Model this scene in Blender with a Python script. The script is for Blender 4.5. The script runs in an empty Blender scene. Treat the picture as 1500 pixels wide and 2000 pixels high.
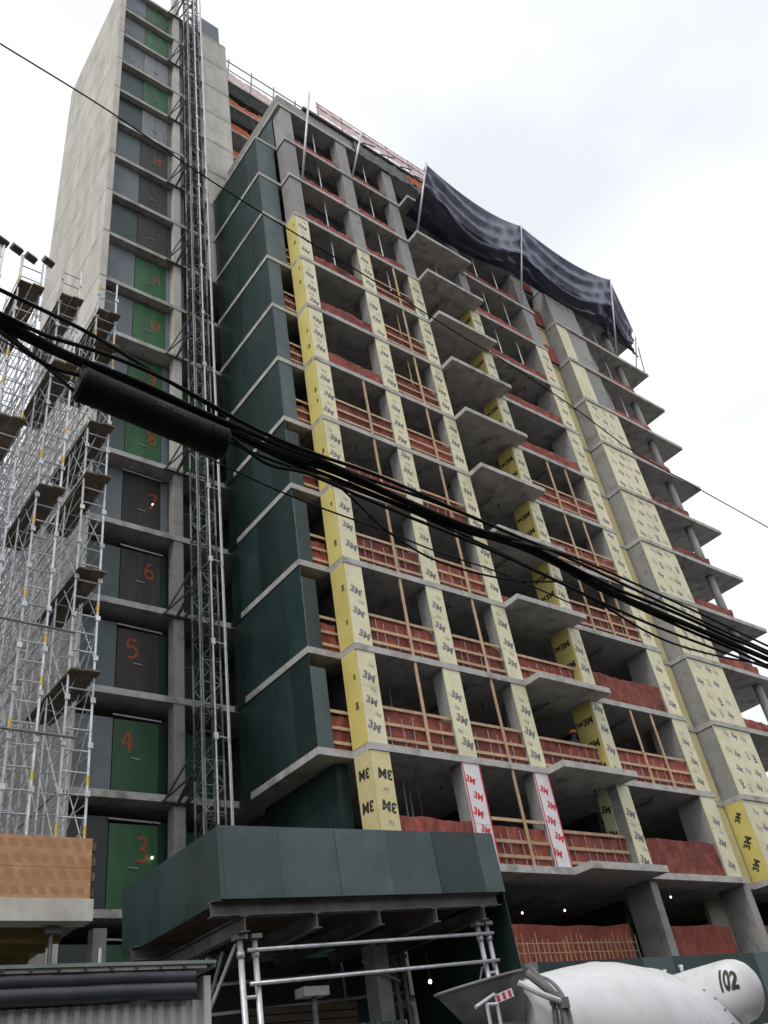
import bpy, bmesh, math, random
from mathutils import Vector, Matrix, Quaternion, noise
random.seed(7)
SC = bpy.context.scene
COL = SC.collection
# ------------------------------------------------------------------ camera
F_PX = 1676.27
CAM = Vector((0, 0, 1.6))
RM = Matrix(((0.78827715, -0.59821779, -0.14406463), (0.26633763, 0.54277782, -0.79652778), (0.55469218, 0.58951482, 0.58718726)))
cd = bpy.data.cameras.new('camera'); co = bpy.data.objects.new('camera', cd); COL.objects.link(co)
cd.sensor_fit = 'VERTICAL'; cd.sensor_height = 24; cd.sensor_width = 18; cd.lens = F_PX * 24 / 2000
cd.clip_start = 0.05; cd.clip_end = 3000
r3 = Matrix((RM[0], -RM[1], -RM[2])).transposed()
co.matrix_world = Matrix.Translation(CAM) @ r3.to_4x4()
SC.camera = co
# ------------------------------------------------------------------ world (overcast), sun, exposure
SUN_EL, SUN_AZ = math.radians(52), math.radians(205)      # azimuth of the direction towards the sun, from +X counter-clockwise
w = bpy.data.worlds.new('World'); SC.world = w; w.use_nodes = True
nt = w.node_tree; nt.nodes.clear()
N = lambda t, tree=nt: tree.nodes.new(t)
out = N('ShaderNodeOutputWorld'); bg = N('ShaderNodeBackground'); nt.links.new(bg.outputs[0], out.inputs[0])
sky = N('ShaderNodeTexSky'); sky.sky_type = 'NISHITA'; sky.sun_disc = False
sky.sun_elevation = SUN_EL; sky.sun_rotation = math.pi / 2 - SUN_AZ
sc_ = N('ShaderNodeVectorMath'); sc_.operation = 'SCALE'; sc_.inputs[3].default_value = 0.1
nt.links.new(sky.outputs[0], sc_.inputs[0])
tc = N('ShaderNodeTexCoord'); mp = N('ShaderNodeMapping'); mp.inputs['Scale'].default_value = (1.6, 1.6, 3.2)
mp.inputs['Location'].default_value = (0.35, 0.1, 0.4)
nt.links.new(tc.outputs['Generated'], mp.inputs[0])
nz = N('ShaderNodeTexNoise'); nz.inputs['Scale'].default_value = 1.5; nz.inputs['Detail'].default_value = 5; nz.inputs['Roughness'].default_value = 0.45
nt.links.new(mp.outputs[0], nz.inputs[0])
rp = N('ShaderNodeValToRGB'); rp.color_ramp.elements[0].position = 0.36; rp.color_ramp.elements[1].position = 0.62
rp.color_ramp.elements[0].color = (0.915, 0.955, 1.01, 1); rp.color_ramp.elements[1].color = (1.18, 1.20, 1.22, 1)
nt.links.new(nz.outputs[0], rp.inputs[0])
mx = N('ShaderNodeMix'); mx.data_type = 'RGBA'; mx.inputs[0].default_value = 0.93
nt.links.new(sc_.outputs[0], mx.inputs[6]); nt.links.new(rp.outputs[0], mx.inputs[7])
nt.links.new(mx.outputs[2], bg.inputs[0]); bg.inputs[1].default_value = 1.0
sl = bpy.data.lights.new('sun', 'SUN'); so = bpy.data.objects.new('sun', sl); COL.objects.link(so)
sl.energy = 1.35; sl.angle = math.radians(18); sl.color = (1, 0.97, 0.93)
sd = Vector((math.cos(SUN_EL) * math.cos(SUN_AZ), math.cos(SUN_EL) * math.sin(SUN_AZ), math.sin(SUN_EL)))
so.rotation_euler = sd.to_track_quat('Z', 'Y').to_euler(); so.location = (0, 0, 90)
SC.view_settings.view_transform = 'Standard'; SC.view_settings.look = 'None'
SC.view_settings.exposure = 0.0; SC.view_settings.gamma = 1
SC.render.engine = 'CYCLES'
SC.cycles.max_bounces = 6; SC.cycles.diffuse_bounces = 1; SC.cycles.transparent_max_bounces = 6
# ------------------------------------------------------------------ helpers
def tag(o, label=None, cat=None, group=None, kind=None):
    if label: o['label'] = label
    if cat: o['category'] = cat
    if group: o['group'] = group
    if kind: o['kind'] = kind
    return o
BASE = {}
def wl(p): return BASE.get(p.name, Vector((0, 0, 0))) if p else Vector((0, 0, 0))
def link(name, me, parent, loc, rot=None, scale=None):
    o = bpy.data.objects.new(name, me); COL.objects.link(o)
    if parent: o.parent = parent
    o.location = Vector(loc) - wl(parent); BASE[o.name] = Vector(loc)
    if rot is not None:
        o.rotation_mode = 'QUATERNION'; o.rotation_quaternion = rot
    return o
def thing(name, loc, label, cat, group=None):
    o = link(name, None, None, loc); o.empty_display_size = 0.3
    return tag(o, label, cat, group)
def mesh(name, v, f, mat, smooth=False):
    me = bpy.data.meshes.new(name); me.from_pydata(v, [], f); me.update()
    if mat: me.materials.append(mat)
    if smooth: me.polygons.foreach_set('use_smooth', [True] * len(me.polygons))
    return me
def fixn(me):
    b = bmesh.new(); b.from_mesh(me); bmesh.ops.recalc_face_normals(b, faces=b.faces); b.to_mesh(me); b.free(); return me
BF = [(0, 3, 2, 1), (4, 5, 6, 7), (0, 1, 5, 4), (1, 2, 6, 5), (2, 3, 7, 6), (3, 0, 4, 7)]
CACHE = {}
def box(name, x0, x1, y0, y1, z0, z1, mat, parent=None):
    k = ('b', round(x1 - x0, 4), round(y1 - y0, 4), round(z1 - z0, 4), mat.name)
    if k not in CACHE:
        a, b, c = (x1 - x0) / 2, (y1 - y0) / 2, (z1 - z0) / 2
        CACHE[k] = mesh(name, [(-a, -b, -c), (a, -b, -c), (a, b, -c), (-a, b, -c), (-a, -b, c), (a, -b, c), (a, b, c), (-a, b, c)], BF, mat)
    return link(name, CACHE[k], parent, ((x0 + x1) / 2, (y0 + y1) / 2, (z0 + z1) / 2))
def tube_data(L, r, n, r2=None):
    r2 = r if r2 is None else r2
    v = [(math.cos(2 * math.pi * i / n) * r, math.sin(2 * math.pi * i / n) * r, 0) for i in range(n)]
    v += [(math.cos(2 * math.pi * i / n) * r2, math.sin(2 * math.pi * i / n) * r2, L) for i in range(n)]
    f = [(i, (i + 1) % n, n + (i + 1) % n, n + i) for i in range(n)] + [tuple(range(n - 1, -1, -1)), tuple(range(n, 2 * n))]
    return v, f
def tube(name, p0, p1, r, mat, parent=None, n=8, r2=None):
    p0, p1 = Vector(p0), Vector(p1); d = p1 - p0; L = d.length
    k = ('t', round(L, 3), r, n, r2, mat.name)
    if k not in CACHE:
        v, f = tube_data(round(L, 3), r, n, r2); CACHE[k] = mesh(name, v, f, mat, n >= 10)
    return link(name, CACHE[k], parent, p0, d.to_track_quat('Z', 'Y'))
class MB:
    def __init__(s): s.v = []; s.f = []
    def add(s, v, f):
        o = len(s.v); s.v += [tuple(q) for q in v]; s.f += [tuple(i + o for i in q) for q in f]
    def box(s, x0, x1, y0, y1, z0, z1):
        s.add([(x0, y0, z0), (x1, y0, z0), (x1, y1, z0), (x0, y1, z0), (x0, y0, z1), (x1, y0, z1), (x1, y1, z1), (x0, y1, z1)], BF)
    def tube(s, p0, p1, r, n=6, r2=None):
        p0, p1 = Vector(p0), Vector(p1); d = p1 - p0
        v, f = tube_data(d.length, r, n, r2); q = d.to_track_quat('Z', 'Y')
        s.add([q @ Vector(a) + p0 for a in v], f)
    def path(s, pts, r, n=7):
        pts = [Vector(p) for p in pts]; rings = []
        for i, p in enumerate(pts):
            t = (pts[min(i + 1, len(pts) - 1)] - pts[max(i - 1, 0)]).normalized()
            a = t.cross(Vector((0, 0, 1)));  a = Vector((1, 0, 0)) if a.length < 1e-3 else a.normalized()
            b = a.cross(t)
            rr = r[i] if isinstance(r, (list, tuple)) else r
            rings.append([p + a * math.cos(2 * math.pi * k / n) * rr + b * math.sin(2 * math.pi * k / n) * rr for k in range(n)])
        v = [q for g in rings for q in g]
        f = [(i * n + k, i * n + (k + 1) % n, (i + 1) * n + (k + 1) % n, (i + 1) * n + k) for i in range(len(pts) - 1) for k in range(n)]
        f += [tuple(range(n - 1, -1, -1)), tuple(range(len(v) - n, len(v)))]
        s.add(v, f)
    def lathe(s, prof, M, n=48, cap=True):
        m = len(prof)
        v = [M @ Vector((x, math.cos(2 * math.pi * k / n) * r, math.sin(2 * math.pi * k / n) * r)) for x, r in prof for k in range(n)]
        f = [(i * n + k, (i + 1) * n + k, (i + 1) * n + (k + 1) % n, i * n + (k + 1) % n) for i in range(m - 1) for k in range(n)]
        if cap: f += [tuple(range(n)), tuple(range(m * n - 1, (m - 1) * n - 1, -1))]
        s.add(v, f)
    def build(s, name, mat, parent=None, smooth=False, org=None, flip=True):
        org = Vector(org) if org is not None else sum((Vector(q) for q in s.v), Vector()) / len(s.v)
        me = mesh(name, [tuple(Vector(q) - org) for q in s.v], s.f, mat)
        if flip: fixn(me)
        if smooth:
            for p in me.polygons: p.use_smooth = True
            me.set_sharp_from_angle(angle=math.radians(35))
        return link(name, me, parent, org)
def prism(name, poly, z0, z1, mat, parent=None):
    n = len(poly); cx = sum(p[0] for p in poly) / n; cy = sum(p[1] for p in poly) / n
    k = ('p', tuple((round(p[0] - cx, 3), round(p[1] - cy, 3)) for p in poly), round(z1 - z0, 4), mat.name)
    if k not in CACHE:
        h = (z1 - z0) / 2
        v = [(x - cx, y - cy, -h) for x, y in poly] + [(x - cx, y - cy, h) for x, y in poly]
        f = [tuple(range(n - 1, -1, -1)), tuple(range(n, 2 * n))] + [(i, (i + 1) % n, n + (i + 1) % n, n + i) for i in range(n)]
        CACHE[k] = fixn(mesh(name, v, f, mat))
    return link(name, CACHE[k], parent, (cx, cy, (z0 + z1) / 2))
def ray(x, y): return RM.transposed() @ Vector(((x - 750) / F_PX, (y - 1000) / F_PX, 1))
def onY(x, y, Y): d = ray(x, y); return CAM + d * ((Y - CAM.y) / d.y)
def onX(x, y, X): d = ray(x, y); return CAM + d * ((X - CAM.x) / d.x)
def onZ(x, y, Z): d = ray(x, y); return CAM + d * ((Z - CAM.z) / d.z)
def spline(pts, m=10):
    pts = [Vector(p) for p in pts]; P = [2 * pts[0] - pts[1]] + pts + [2 * pts[-1] - pts[-2]]; o = []
    for i in range(1, len(P) - 2):
        for k in range(m):
            t = k / m; a, b, c, d = P[i - 1:i + 3]
            o.append(0.5 * ((2 * b) + (c - a) * t + (2 * a - 5 * b + 4 * c - d) * t * t + (3 * b - a - 3 * c + d) * t ** 3))
    return o + [pts[-1]]
# ------------------------------------------------------------------ materials
MATS = {}
def mat(name, c1, c2=None, scale=1.0, rough=0.85, stretch=(1, 1, 1), bump=0.0, bscale=30, metal=0.0, rnd=0.0, contrast=(0.35, 0.65), c3=None, s3=0.25, spec=0.5, detail=6, alpha=None, trans=0.0):
    m = bpy.data.materials.new(name); m.use_nodes = True; t = m.node_tree; b = t.nodes['Principled BSDF']; L = t.links.new
    MATS[name] = m
    b.inputs['Roughness'].default_value = rough; b.inputs['Metallic'].default_value = metal; b.inputs['Specular IOR Level'].default_value = spec
    g = t.nodes.new('ShaderNodeNewGeometry'); mp = t.nodes.new('ShaderNodeMapping'); mp.inputs['Scale'].default_value = stretch
    L(g.outputs['Position'], mp.inputs[0])
    n = t.nodes.new('ShaderNodeTexNoise'); n.inputs['Scale'].default_value = scale; n.inputs['Detail'].default_value = detail; n.inputs['Roughness'].default_value = 0.6
    L(mp.outputs[0], n.inputs[0])
    r = t.nodes.new('ShaderNodeValToRGB'); r.color_ramp.elements[0].position, r.color_ramp.elements[1].position = contrast
    r.color_ramp.elements[0].color = (*c1, 1); r.color_ramp.elements[1].color = (*(c2 or c1), 1)
    L(n.outputs[0], r.inputs[0]); colr = r.outputs[0]
    if c3:
        n3 = t.nodes.new('ShaderNodeTexNoise'); n3.inputs['Scale'].default_value = s3; n3.inputs['Detail'].default_value = 8; n3.inputs['Roughness'].default_value = 0.65
        L(g.outputs['Position'], n3.inputs[0])
        r3_ = t.nodes.new('ShaderNodeMapRange'); r3_.inputs[1].default_value = 0.5; r3_.inputs[2].default_value = 0.72
        L(n3.outputs[0], r3_.inputs[0])
        k = t.nodes.new('ShaderNodeMix'); k.data_type = 'RGBA'; L(r3_.outputs[0], k.inputs[0]); L(colr, k.inputs[6]); k.inputs[7].default_value = (*c3, 1); colr = k.outputs[2]
    if rnd:
        oi = t.nodes.new('ShaderNodeObjectInfo'); mr = t.nodes.new('ShaderNodeMapRange'); mr.inputs[3].default_value = 1 - rnd; mr.inputs[4].default_value = 1 + rnd
        L(oi.outputs['Random'], mr.inputs[0]); hv = t.nodes.new('ShaderNodeHueSaturation'); L(mr.outputs[0], hv.inputs['Value']); L(colr, hv.inputs['Color']); colr = hv.outputs[0]
    L(colr, b.inputs['Base Color'])
    if bump:
        nb = t.nodes.new('ShaderNodeTexNoise'); nb.inputs['Scale'].default_value = bscale; nb.inputs['Detail'].default_value = 5
        L(mp.outputs[0], nb.inputs[0]); bn = t.nodes.new('ShaderNodeBump'); bn.inputs['Strength'].default_value = bump; bn.inputs['Distance'].default_value = 0.02
        L(nb.outputs[0], bn.inputs['Height']); L(bn.outputs[0], b.inputs['Normal'])
    if alpha is not None: b.inputs['Alpha'].default_value = alpha
    if trans: b.inputs['Transmission Weight'].default_value = trans
    return m
concrete = mat('concrete', (0.30, 0.295, 0.28), (0.39, 0.383, 0.367), 1.3, 0.9, bump=0.3, bscale=12, c3=(0.17, 0.165, 0.155), s3=1.3, rnd=0.12)
conc_light = mat('wall_concrete', (0.50, 0.47, 0.42), (0.64, 0.61, 0.55), 0.9, 0.9, stretch=(1.6, 1.6, 0.25), bump=0.25, bscale=10, c3=(0.43, 0.40, 0.355), s3=0.9, rnd=0.06)
conc_dark = mat('interior_concrete', (0.065, 0.065, 0.063), (0.10, 0.10, 0.097), 1.1, 0.95, bump=0.2, rnd=0.1)  # interior walls, colour darkened to deepen the shade of the open floors
conc_edge = mat('slab_concrete', (0.40, 0.39, 0.37), (0.52, 0.51, 0.485), 2.2, 0.9, bump=0.3, bscale=14, c3=(0.20, 0.19, 0.175), s3=1.6, rnd=0.06)
paint_green = mat('dark_green_paint', (0.011, 0.028, 0.027), (0.020, 0.044, 0.042), 0.9, 0.4, stretch=(1.2, 1.2, 0.6), bump=0.15, bscale=6, rnd=0.3, c3=(0.030, 0.057, 0.056), s3=0.6, spec=0.45)
paint_fade_sheen = mat('faded_and_sheen_green_paint', (0.052, 0.083, 0.090), (0.082, 0.116, 0.125), 1.0, 0.45, bump=0.2, bscale=5, rnd=0.22, c3=(0.045, 0.072, 0.077), s3=0.9)  # lighter green: sky reflection painted in on the shed front, faded panels elsewhere
panel_grey = mat('blue_grey_panel', (0.15, 0.175, 0.20), (0.20, 0.225, 0.25), 0.8, 0.6, stretch=(1, 1, 0.4), bump=0.12, bscale=5, rnd=0.2, c3=(0.12, 0.15, 0.155), s3=1.0)
door_green = mat('green_door_paint', (0.010, 0.075, 0.022), (0.022, 0.115, 0.038), 1.4, 0.5, stretch=(2, 2, 0.5), rnd=0.25, bump=0.1, bscale=5)
door_dark = mat('dark_door_paint', (0.022, 0.018, 0.016), (0.04, 0.034, 0.03), 1.2, 0.6, stretch=(2, 2, 0.5), rnd=0.2)
door_grey = mat('grey_door_paint', (0.19, 0.20, 0.215), (0.25, 0.26, 0.275), 1.2, 0.6, stretch=(2, 2, 0.5), rnd=0.1)
orange = mat('orange_brush_paint', (0.34, 0.055, 0.02), (0.52, 0.09, 0.03), 8, 0.7)
yellow_veiled = mat('sky_veiled_yellow_board', (0.68, 0.635, 0.40), (0.77, 0.73, 0.50), 2.2, 0.5, bump=0.1, bscale=8, rnd=0.05, c3=(0.60, 0.55, 0.36), s3=0.9)  # pale front boards: sky reflection put into the colour of the same yellow board
yellow = mat('bright_yellow_board', (0.68, 0.57, 0.16), (0.76, 0.65, 0.23), 2.0, 0.5, bump=0.1, bscale=8, rnd=0.05, c3=(0.60, 0.50, 0.17), s3=1.0)
yellow_mid = mat('cream_yellow_board', (0.66, 0.57, 0.27), (0.74, 0.65, 0.35), 2.0, 0.5, bump=0.1, bscale=8)
white_film = mat('white_film_board', (0.72, 0.70, 0.72), (0.82, 0.80, 0.82), 2, 0.5, bump=0.1)
red_print = mat('red_print', (0.62, 0.02, 0.04), (0.70, 0.04, 0.06), 6, 0.6)
print_grey = mat('grey_print', (0.14, 0.13, 0.15), (0.27, 0.25, 0.27), 5, 0.6, contrast=(0.3, 0.7))
print_faint = mat('faint_print', (0.42, 0.39, 0.33), (0.52, 0.48, 0.38), 6, 0.6)
print_black = mat('black_print', (0.02, 0.02, 0.02), (0.06, 0.055, 0.04), 5, 0.6)
net_red = mat('red_netting', (0.20, 0.046, 0.032), (0.34, 0.085, 0.058), 3, 0.8, stretch=(1.5, 1.5, 0.6), rnd=0.32, c3=(0.12, 0.028, 0.022), s3=0.9)
net_orange = mat('orange_netting', (0.50, 0.10, 0.03), (0.62, 0.16, 0.05), 4, 0.8)
net_pink = mat('pink_netting', (0.55, 0.30, 0.30), (0.74, 0.56, 0.55), 9, 0.8, stretch=(1, 1, 3), alpha=0.8)
net_black = mat('black_netting', (0.015, 0.015, 0.017), (0.03, 0.03, 0.034), 3, 0.85)
wood = mat('sawn_timber', (0.44, 0.29, 0.17), (0.58, 0.41, 0.26), 6, 0.8, stretch=(1, 1, 0.5), rnd=0.14)
plank_m = mat('scaffold_plank', (0.10, 0.075, 0.05), (0.19, 0.145, 0.10), 4, 0.9, rnd=0.25)
scaf_m = mat('weathered_scaffold_tube', (0.42, 0.43, 0.45), (0.64, 0.65, 0.68), 5, 0.45, metal=0.3, rnd=0.2)
galv = mat('galvanised_steel', (0.50, 0.51, 0.53), (0.70, 0.71, 0.74), 6, 0.4, metal=0.35, rnd=0.1)
galv_dk = mat('dull_steel', (0.17, 0.175, 0.18), (0.27, 0.275, 0.28), 5, 0.5, metal=0.4, rnd=0.15)
steel_blk = mat('dark_steel', (0.05, 0.052, 0.057), (0.10, 0.103, 0.108), 5, 0.5, metal=0.3, rnd=0.2)
steel_gry = mat('grey_steel_beam', (0.10, 0.10, 0.10), (0.18, 0.178, 0.172), 2, 0.6, metal=0.2, c3=(0.08, 0.065, 0.05), s3=1.2)
yel_mark = mat('yellow_marking', (0.60, 0.40, 0.04), (0.68, 0.48, 0.07), 3, 0.6)
red_steel = mat('red_steel', (0.35, 0.02, 0.025), (0.45, 0.04, 0.04), 3, 0.5)
rubber = mat('black_sheath', (0.004, 0.004, 0.0045), (0.009, 0.009, 0.010), 12, 0.6, bump=0.2, bscale=30, c3=(0.016, 0.016, 0.017), s3=9, spec=0.18)
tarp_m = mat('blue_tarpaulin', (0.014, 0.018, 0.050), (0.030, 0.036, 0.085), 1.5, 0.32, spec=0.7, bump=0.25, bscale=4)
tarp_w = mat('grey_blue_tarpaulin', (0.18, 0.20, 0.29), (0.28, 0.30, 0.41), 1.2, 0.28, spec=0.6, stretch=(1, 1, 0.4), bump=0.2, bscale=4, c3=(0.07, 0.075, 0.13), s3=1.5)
white_truck = mat('white_drum_paint', (0.72, 0.72, 0.735), (0.79, 0.79, 0.81), 1.6, 0.4, stretch=(1, 1, .5), c3=(0.64, 0.635, 0.62), s3=2.6, bump=0.05, bscale=5)
truck_grey = mat('dusty_chute_steel', (0.15, 0.145, 0.135), (0.24, 0.235, 0.22), 3, 0.75, c3=(0.30, 0.29, 0.27), s3=2.5, bump=0.2)
asphalt = mat('asphalt', (0.04, 0.04, 0.042), (0.065, 0.065, 0.065), 6, 0.9, bump=0.3, bscale=80)
pave = mat('pavement_concrete', (0.15, 0.148, 0.14), (0.20, 0.196, 0.188), 2, 0.9, bump=0.2)
ground_m = mat('ground_dirt', (0.05, 0.048, 0.043), (0.075, 0.072, 0.065), 0.4, 0.95)
corr_m = mat('corrugated_grey', (0.66, 0.665, 0.67), (0.76, 0.765, 0.77), 2, 0.5, metal=0.0, c3=(0.56, 0.56, 0.56), s3=2)
cover_m = mat('navy_cover', (0.045, 0.05, 0.062), (0.075, 0.08, 0.095), 2, 0.45, bump=0.2, bscale=8)
trim_m = mat('pale_green_trim', (0.20, 0.25, 0.24), (0.33, 0.36, 0.34), 5, 0.6)
skin_m = mat('skin', (0.30, 0.17, 0.11), (0.36, 0.21, 0.14), 8, 0.6)
vest_m = mat('dark_blue_clothing', (0.02, 0.035, 0.07), (0.035, 0.055, 0.10), 6, 0.9)
hat_m = mat('orange_hard_hat_plastic', (0.70, 0.17, 0.02), (0.75, 0.2, 0.03), 2, 0.4)
form_yel = mat('yellow_formwork', (0.20, 0.145, 0.045), (0.28, 0.20, 0.065), 2, 0.8)
brown_m = mat('brown_board', (0.06, 0.045, 0.03), (0.11, 0.08, 0.055), 3, 0.9)
stud_m = mat('metal_stud', (0.36, 0.37, 0.38), (0.5, 0.51, 0.52), 4, 0.4, metal=0.5)
# printed orange plywood: rows of slanted print
def ply_print():
    m = bpy.data.materials.new('printed_orange_plywood'); m.use_nodes = True; t = m.node_tree; b = t.nodes['Principled BSDF']; L = t.links.new
    g = t.nodes.new('ShaderNodeNewGeometry'); s = t.nodes.new('ShaderNodeSeparateXYZ'); L(g.outputs['Position'], s.inputs[0])
    def M(op, a, bb=None, c=None):
        n = t.nodes.new('ShaderNodeMath'); n.operation = op
        for i, q in enumerate((a, bb, c)):
            if q is None: continue
            if isinstance(q, (int, float)): n.inputs[i].default_value = q
            else: L(q, n.inputs[i])
        return n.outputs[0]
    zz = M('DIVIDE', M('SUBTRACT', s.outputs[2], 5.96), 0.272); fz = M('FRACT', zz)
    row = M('FLOOR', zz)
    xx = M('ADD', M('ADD', s.outputs[0], M('MULTIPLY', fz, 0.10)), M('MULTIPLY', row, 0.117))
    fx = M('FRACT', M('DIVIDE', xx, 0.235))
    a = M('MULTIPLY', M('GREATER_THAN', fx, 0.22), M('LESS_THAN', fx, 0.80))
    r = M('MULTIPLY', M('GREATER_THAN', fz, 0.22), M('LESS_THAN', fz, 0.74))
    st = M('GREATER_THAN', M('FRACT', M('DIVIDE', xx, 0.0335)), 0.45)
    nz = t.nodes.new('ShaderNodeTexNoise'); nz.inputs['Scale'].default_value = 5; nz.inputs['Detail'].default_value = 7
    L(g.outputs['Position'], nz.inputs[0])
    fac = M('MULTIPLY', M('MULTIPLY', a, r), M('ADD', M('MULTIPLY', st, 0.35), M('MULTIPLY', nz.outputs[0], 0.9)))
    base = t.nodes.new('ShaderNodeValToRGB'); base.color_ramp.elements[0].color = (0.42, 0.21, 0.10, 1); base.color_ramp.elements[1].color = (0.55, 0.31, 0.16, 1)
    base.color_ramp.elements[0].position = 0.3; base.color_ramp.elements[1].position = 0.7; L(nz.outputs[0], base.inputs[0])
    k = t.nodes.new('ShaderNodeMix'); k.data_type = 'RGBA'; L(fac, k.inputs[0]); L(base.outputs[0], k.inputs[6]); k.inputs[7].default_value = (0.38, 0.185, 0.09, 1)
    L(k.outputs[2], b.inputs['Base Color']); b.inputs['Roughness'].default_value = 0.8
    return m
ply_m = ply_print()
def emit(name, c, s):
    m = bpy.data.materials.new(name); m.use_nodes = True; b = m.node_tree.nodes['Principled BSDF']
    b.inputs['Emission Color'].default_value = (*c, 1); b.inputs['Emission Strength'].default_value = s; b.inputs['Base Color'].default_value = (0.8, 0.8, 0.75, 1)
    return m
bulb_m = emit('lit_bulb', (1.0, 0.86, 0.62), 4.0)
bulb_w = emit('lit_white_bulb', (0.95, 0.97, 1.0), 6.0)
# ------------------------------------------------------------------ lettering
def text_data(s, size, bold=0.03, shear=0.0):
    cu = bpy.data.curves.new('lettering', 'FONT'); cu.body = s; cu.size = size; cu.offset = bold * size; cu.align_x = 'CENTER'; cu.align_y = 'CENTER'; cu.shear = shear; cu.resolution_u = 3
    ob = bpy.data.objects.new('lettering', cu); COL.objects.link(ob); bpy.context.view_layer.update()
    me = bpy.data.meshes.new_from_object(ob.evaluated_get(bpy.context.evaluated_depsgraph_get()))
    d = ([tuple(v.co) for v in me.vertices], [tuple(p.vertices) for p in me.polygons])
    bpy.data.objects.remove(ob); bpy.data.curves.remove(cu); bpy.data.meshes.remove(me)
    return d
T3M = text_data('3M', 0.33, 0.045)
T102 = text_data('102', 0.5, 0.045)
QF = Quaternion((1, 0, 0), math.pi / 2)
QL = Matrix(((0, 0, -1), (-1, 0, 0), (0, 1, 0))).to_quaternion()
def marks(name, items, axis, mat_, parent, data=T3M):
    """items: (u, v, scale, angle) on a face through axis = (origin, udir, vdir); each mark is an object sharing one mesh"""
    o, u, v = [Vector(q) for q in axis]; k = ('m', id(data), mat_.name)
    if k not in CACHE: CACHE[k] = mesh('printed_mark', data[0], data[1], mat_)
    q0 = QF if abs(u.x) > .5 else QL
    for a, b, s, an in items:
        q = link('printed_mark', CACHE[k], parent, o + u * a + v * b, q0 @ Quaternion((0, 0, 1), an)); q.scale = (s, s, s)
DIG = {'0': [[(.5, 0), (.15, .25), (.1, .8), (.3, 1.4), (.6, 1.5), (.9, 1.2), (.95, .6), (.75, .1), (.5, 0)]], '1': [[(.5, 1.5), (.52, .8), (.48, 0)]],
       '2': [[(.1, 1.15), (.3, 1.45), (.65, 1.5), (.88, 1.2), (.7, .8), (.3, .4), (.05, .05), (.9, .02)]],
       '3': [[(.12, 1.35), (.45, 1.5), (.82, 1.35), (.85, 1.05), (.6, .85), (.3, .78)], [(.3, .78), (.7, .72), (.92, .45), (.8, .12), (.4, 0), (.05, .12)]],
       '4': [[(.6, 1.5), (.4, 1.2), (.02, .62), (.5, .6), (1.0, .62)], [(.62, 1.5), (.7, .8), (.66, 0)]],
       '5': [[(.95, 1.45), (.2, 1.48), (.15, .85), (.55, .95), (.9, .7), (.9, .3), (.6, .02), (.1, .08)]],
       '6': [[(.85, 1.45), (.45, 1.3), (.15, .8), (.12, .3), (.45, .02), (.85, .2), (.9, .6), (.55, .8), (.2, .6)]],
       '7': [[(.05, 1.4), (.5, 1.48), (.95, 1.4), (.7, .8), (.35, 0)]],
       '8': [[(.5, .8), (.15, 1.1), (.3, 1.45), (.7, 1.45), (.85, 1.1), (.5, .8), (.1, .45), (.25, .05), (.7, .02), (.92, .4), (.5, .8)]],
       '9': [[(.85, 1.1), (.6, .8), (.2, .9), (.12, 1.25), (.45, 1.5), (.8, 1.35), (.85, .9), (.75, .4), (.5, 0)]]}
def digits(s, x, y, z, h, mat_, parent):
    mb = MB(); sc = h / 1.5; wd = 0.11 * sc / .6; ux = x
    for ch in s:
        for st in DIG[ch]:
            P = spline([(ux + a * sc * .8, y, z + b * sc) for a, b in st], 4)
            L = []; R = []
            for i, p in enumerate(P):
                t = (P[min(i + 1, len(P) - 1)] - P[max(i - 1, 0)]).normalized(); nn = Vector((-t.z, 0, t.x))
                ww = wd * (0.42 + 0.13 * noise.noise(p * 9)); L.append(p + nn * ww); R.append(p - nn * ww)
            n = len(P); mb.add(L + R, [(i, i + 1, n + i + 1, n + i) for i in range(n - 1)])
        ux += sc * (.95 if ch != '1' else .6)
    for i, q in enumerate(mb.v): mb.v[i] = (q[0], q[1] - 0.0002 * (i % 7), q[2])
    return mb.build('painted_number', mat_, parent, flip=False)
# ------------------------------------------------------------------ ground
def zl(n): return 10.1 + 2.95 * (n - 4)
TH = 0.2
def quad_struct(name, x0, x1, y0, y1, z, m):
    o = link(name, mesh(name, [(x0, y0, 0), (x1, y0, 0), (x1, y1, 0), (x0, y1, 0)], [(0, 1, 2, 3)], m), None, (0, 0, z)); return tag(o, kind='structure')
quad_struct('ground', -900, 900, -900, 900, -0.14, ground_m)
quad_struct('road', -300, 300, -2.0, 12.6, -0.02, asphalt)
tag(box('pavement', -300, 300, 12.75, 16.6, -0.12, 0.10, pave), kind='structure')
tag(box('kerb', -300, 300, 12.6, 12.747, -0.12, 0.11, conc_edge), kind='structure')
tag(box('near_pavement', -300, 300, -9, -2.15, -0.12, 0.10, pave), kind='structure')
# unseen brick row added behind the camera, sized to hold back low skylight
row = thing('added_brick_row', (10, -10, 0), 'long unseen brick building added behind the viewer to hold back low sky light', 'building')
brick_m = mat('brown_brick', (0.14, 0.075, 0.05), (0.20, 0.11, 0.08), 3, 0.9)
glass_m = mat('window_glass', (0.02, 0.022, 0.025), (0.03, 0.032, 0.035), 1, 0.1)
box('wall', -60, 90, -20, -9.2, -.1, 10.0, brick_m, row)
box('cornice', -60, 90, -9.19, -8.9, 9.5, 10.1, conc_edge, row)
for k in range(40):
    for fl in range(3): box('window', -55 + k * 3.6, -53.9 + k * 3.6, -9.19, -9.15, 1.2 + fl * 3.1, 3.0 + fl * 3.1, glass_m, row)
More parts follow.
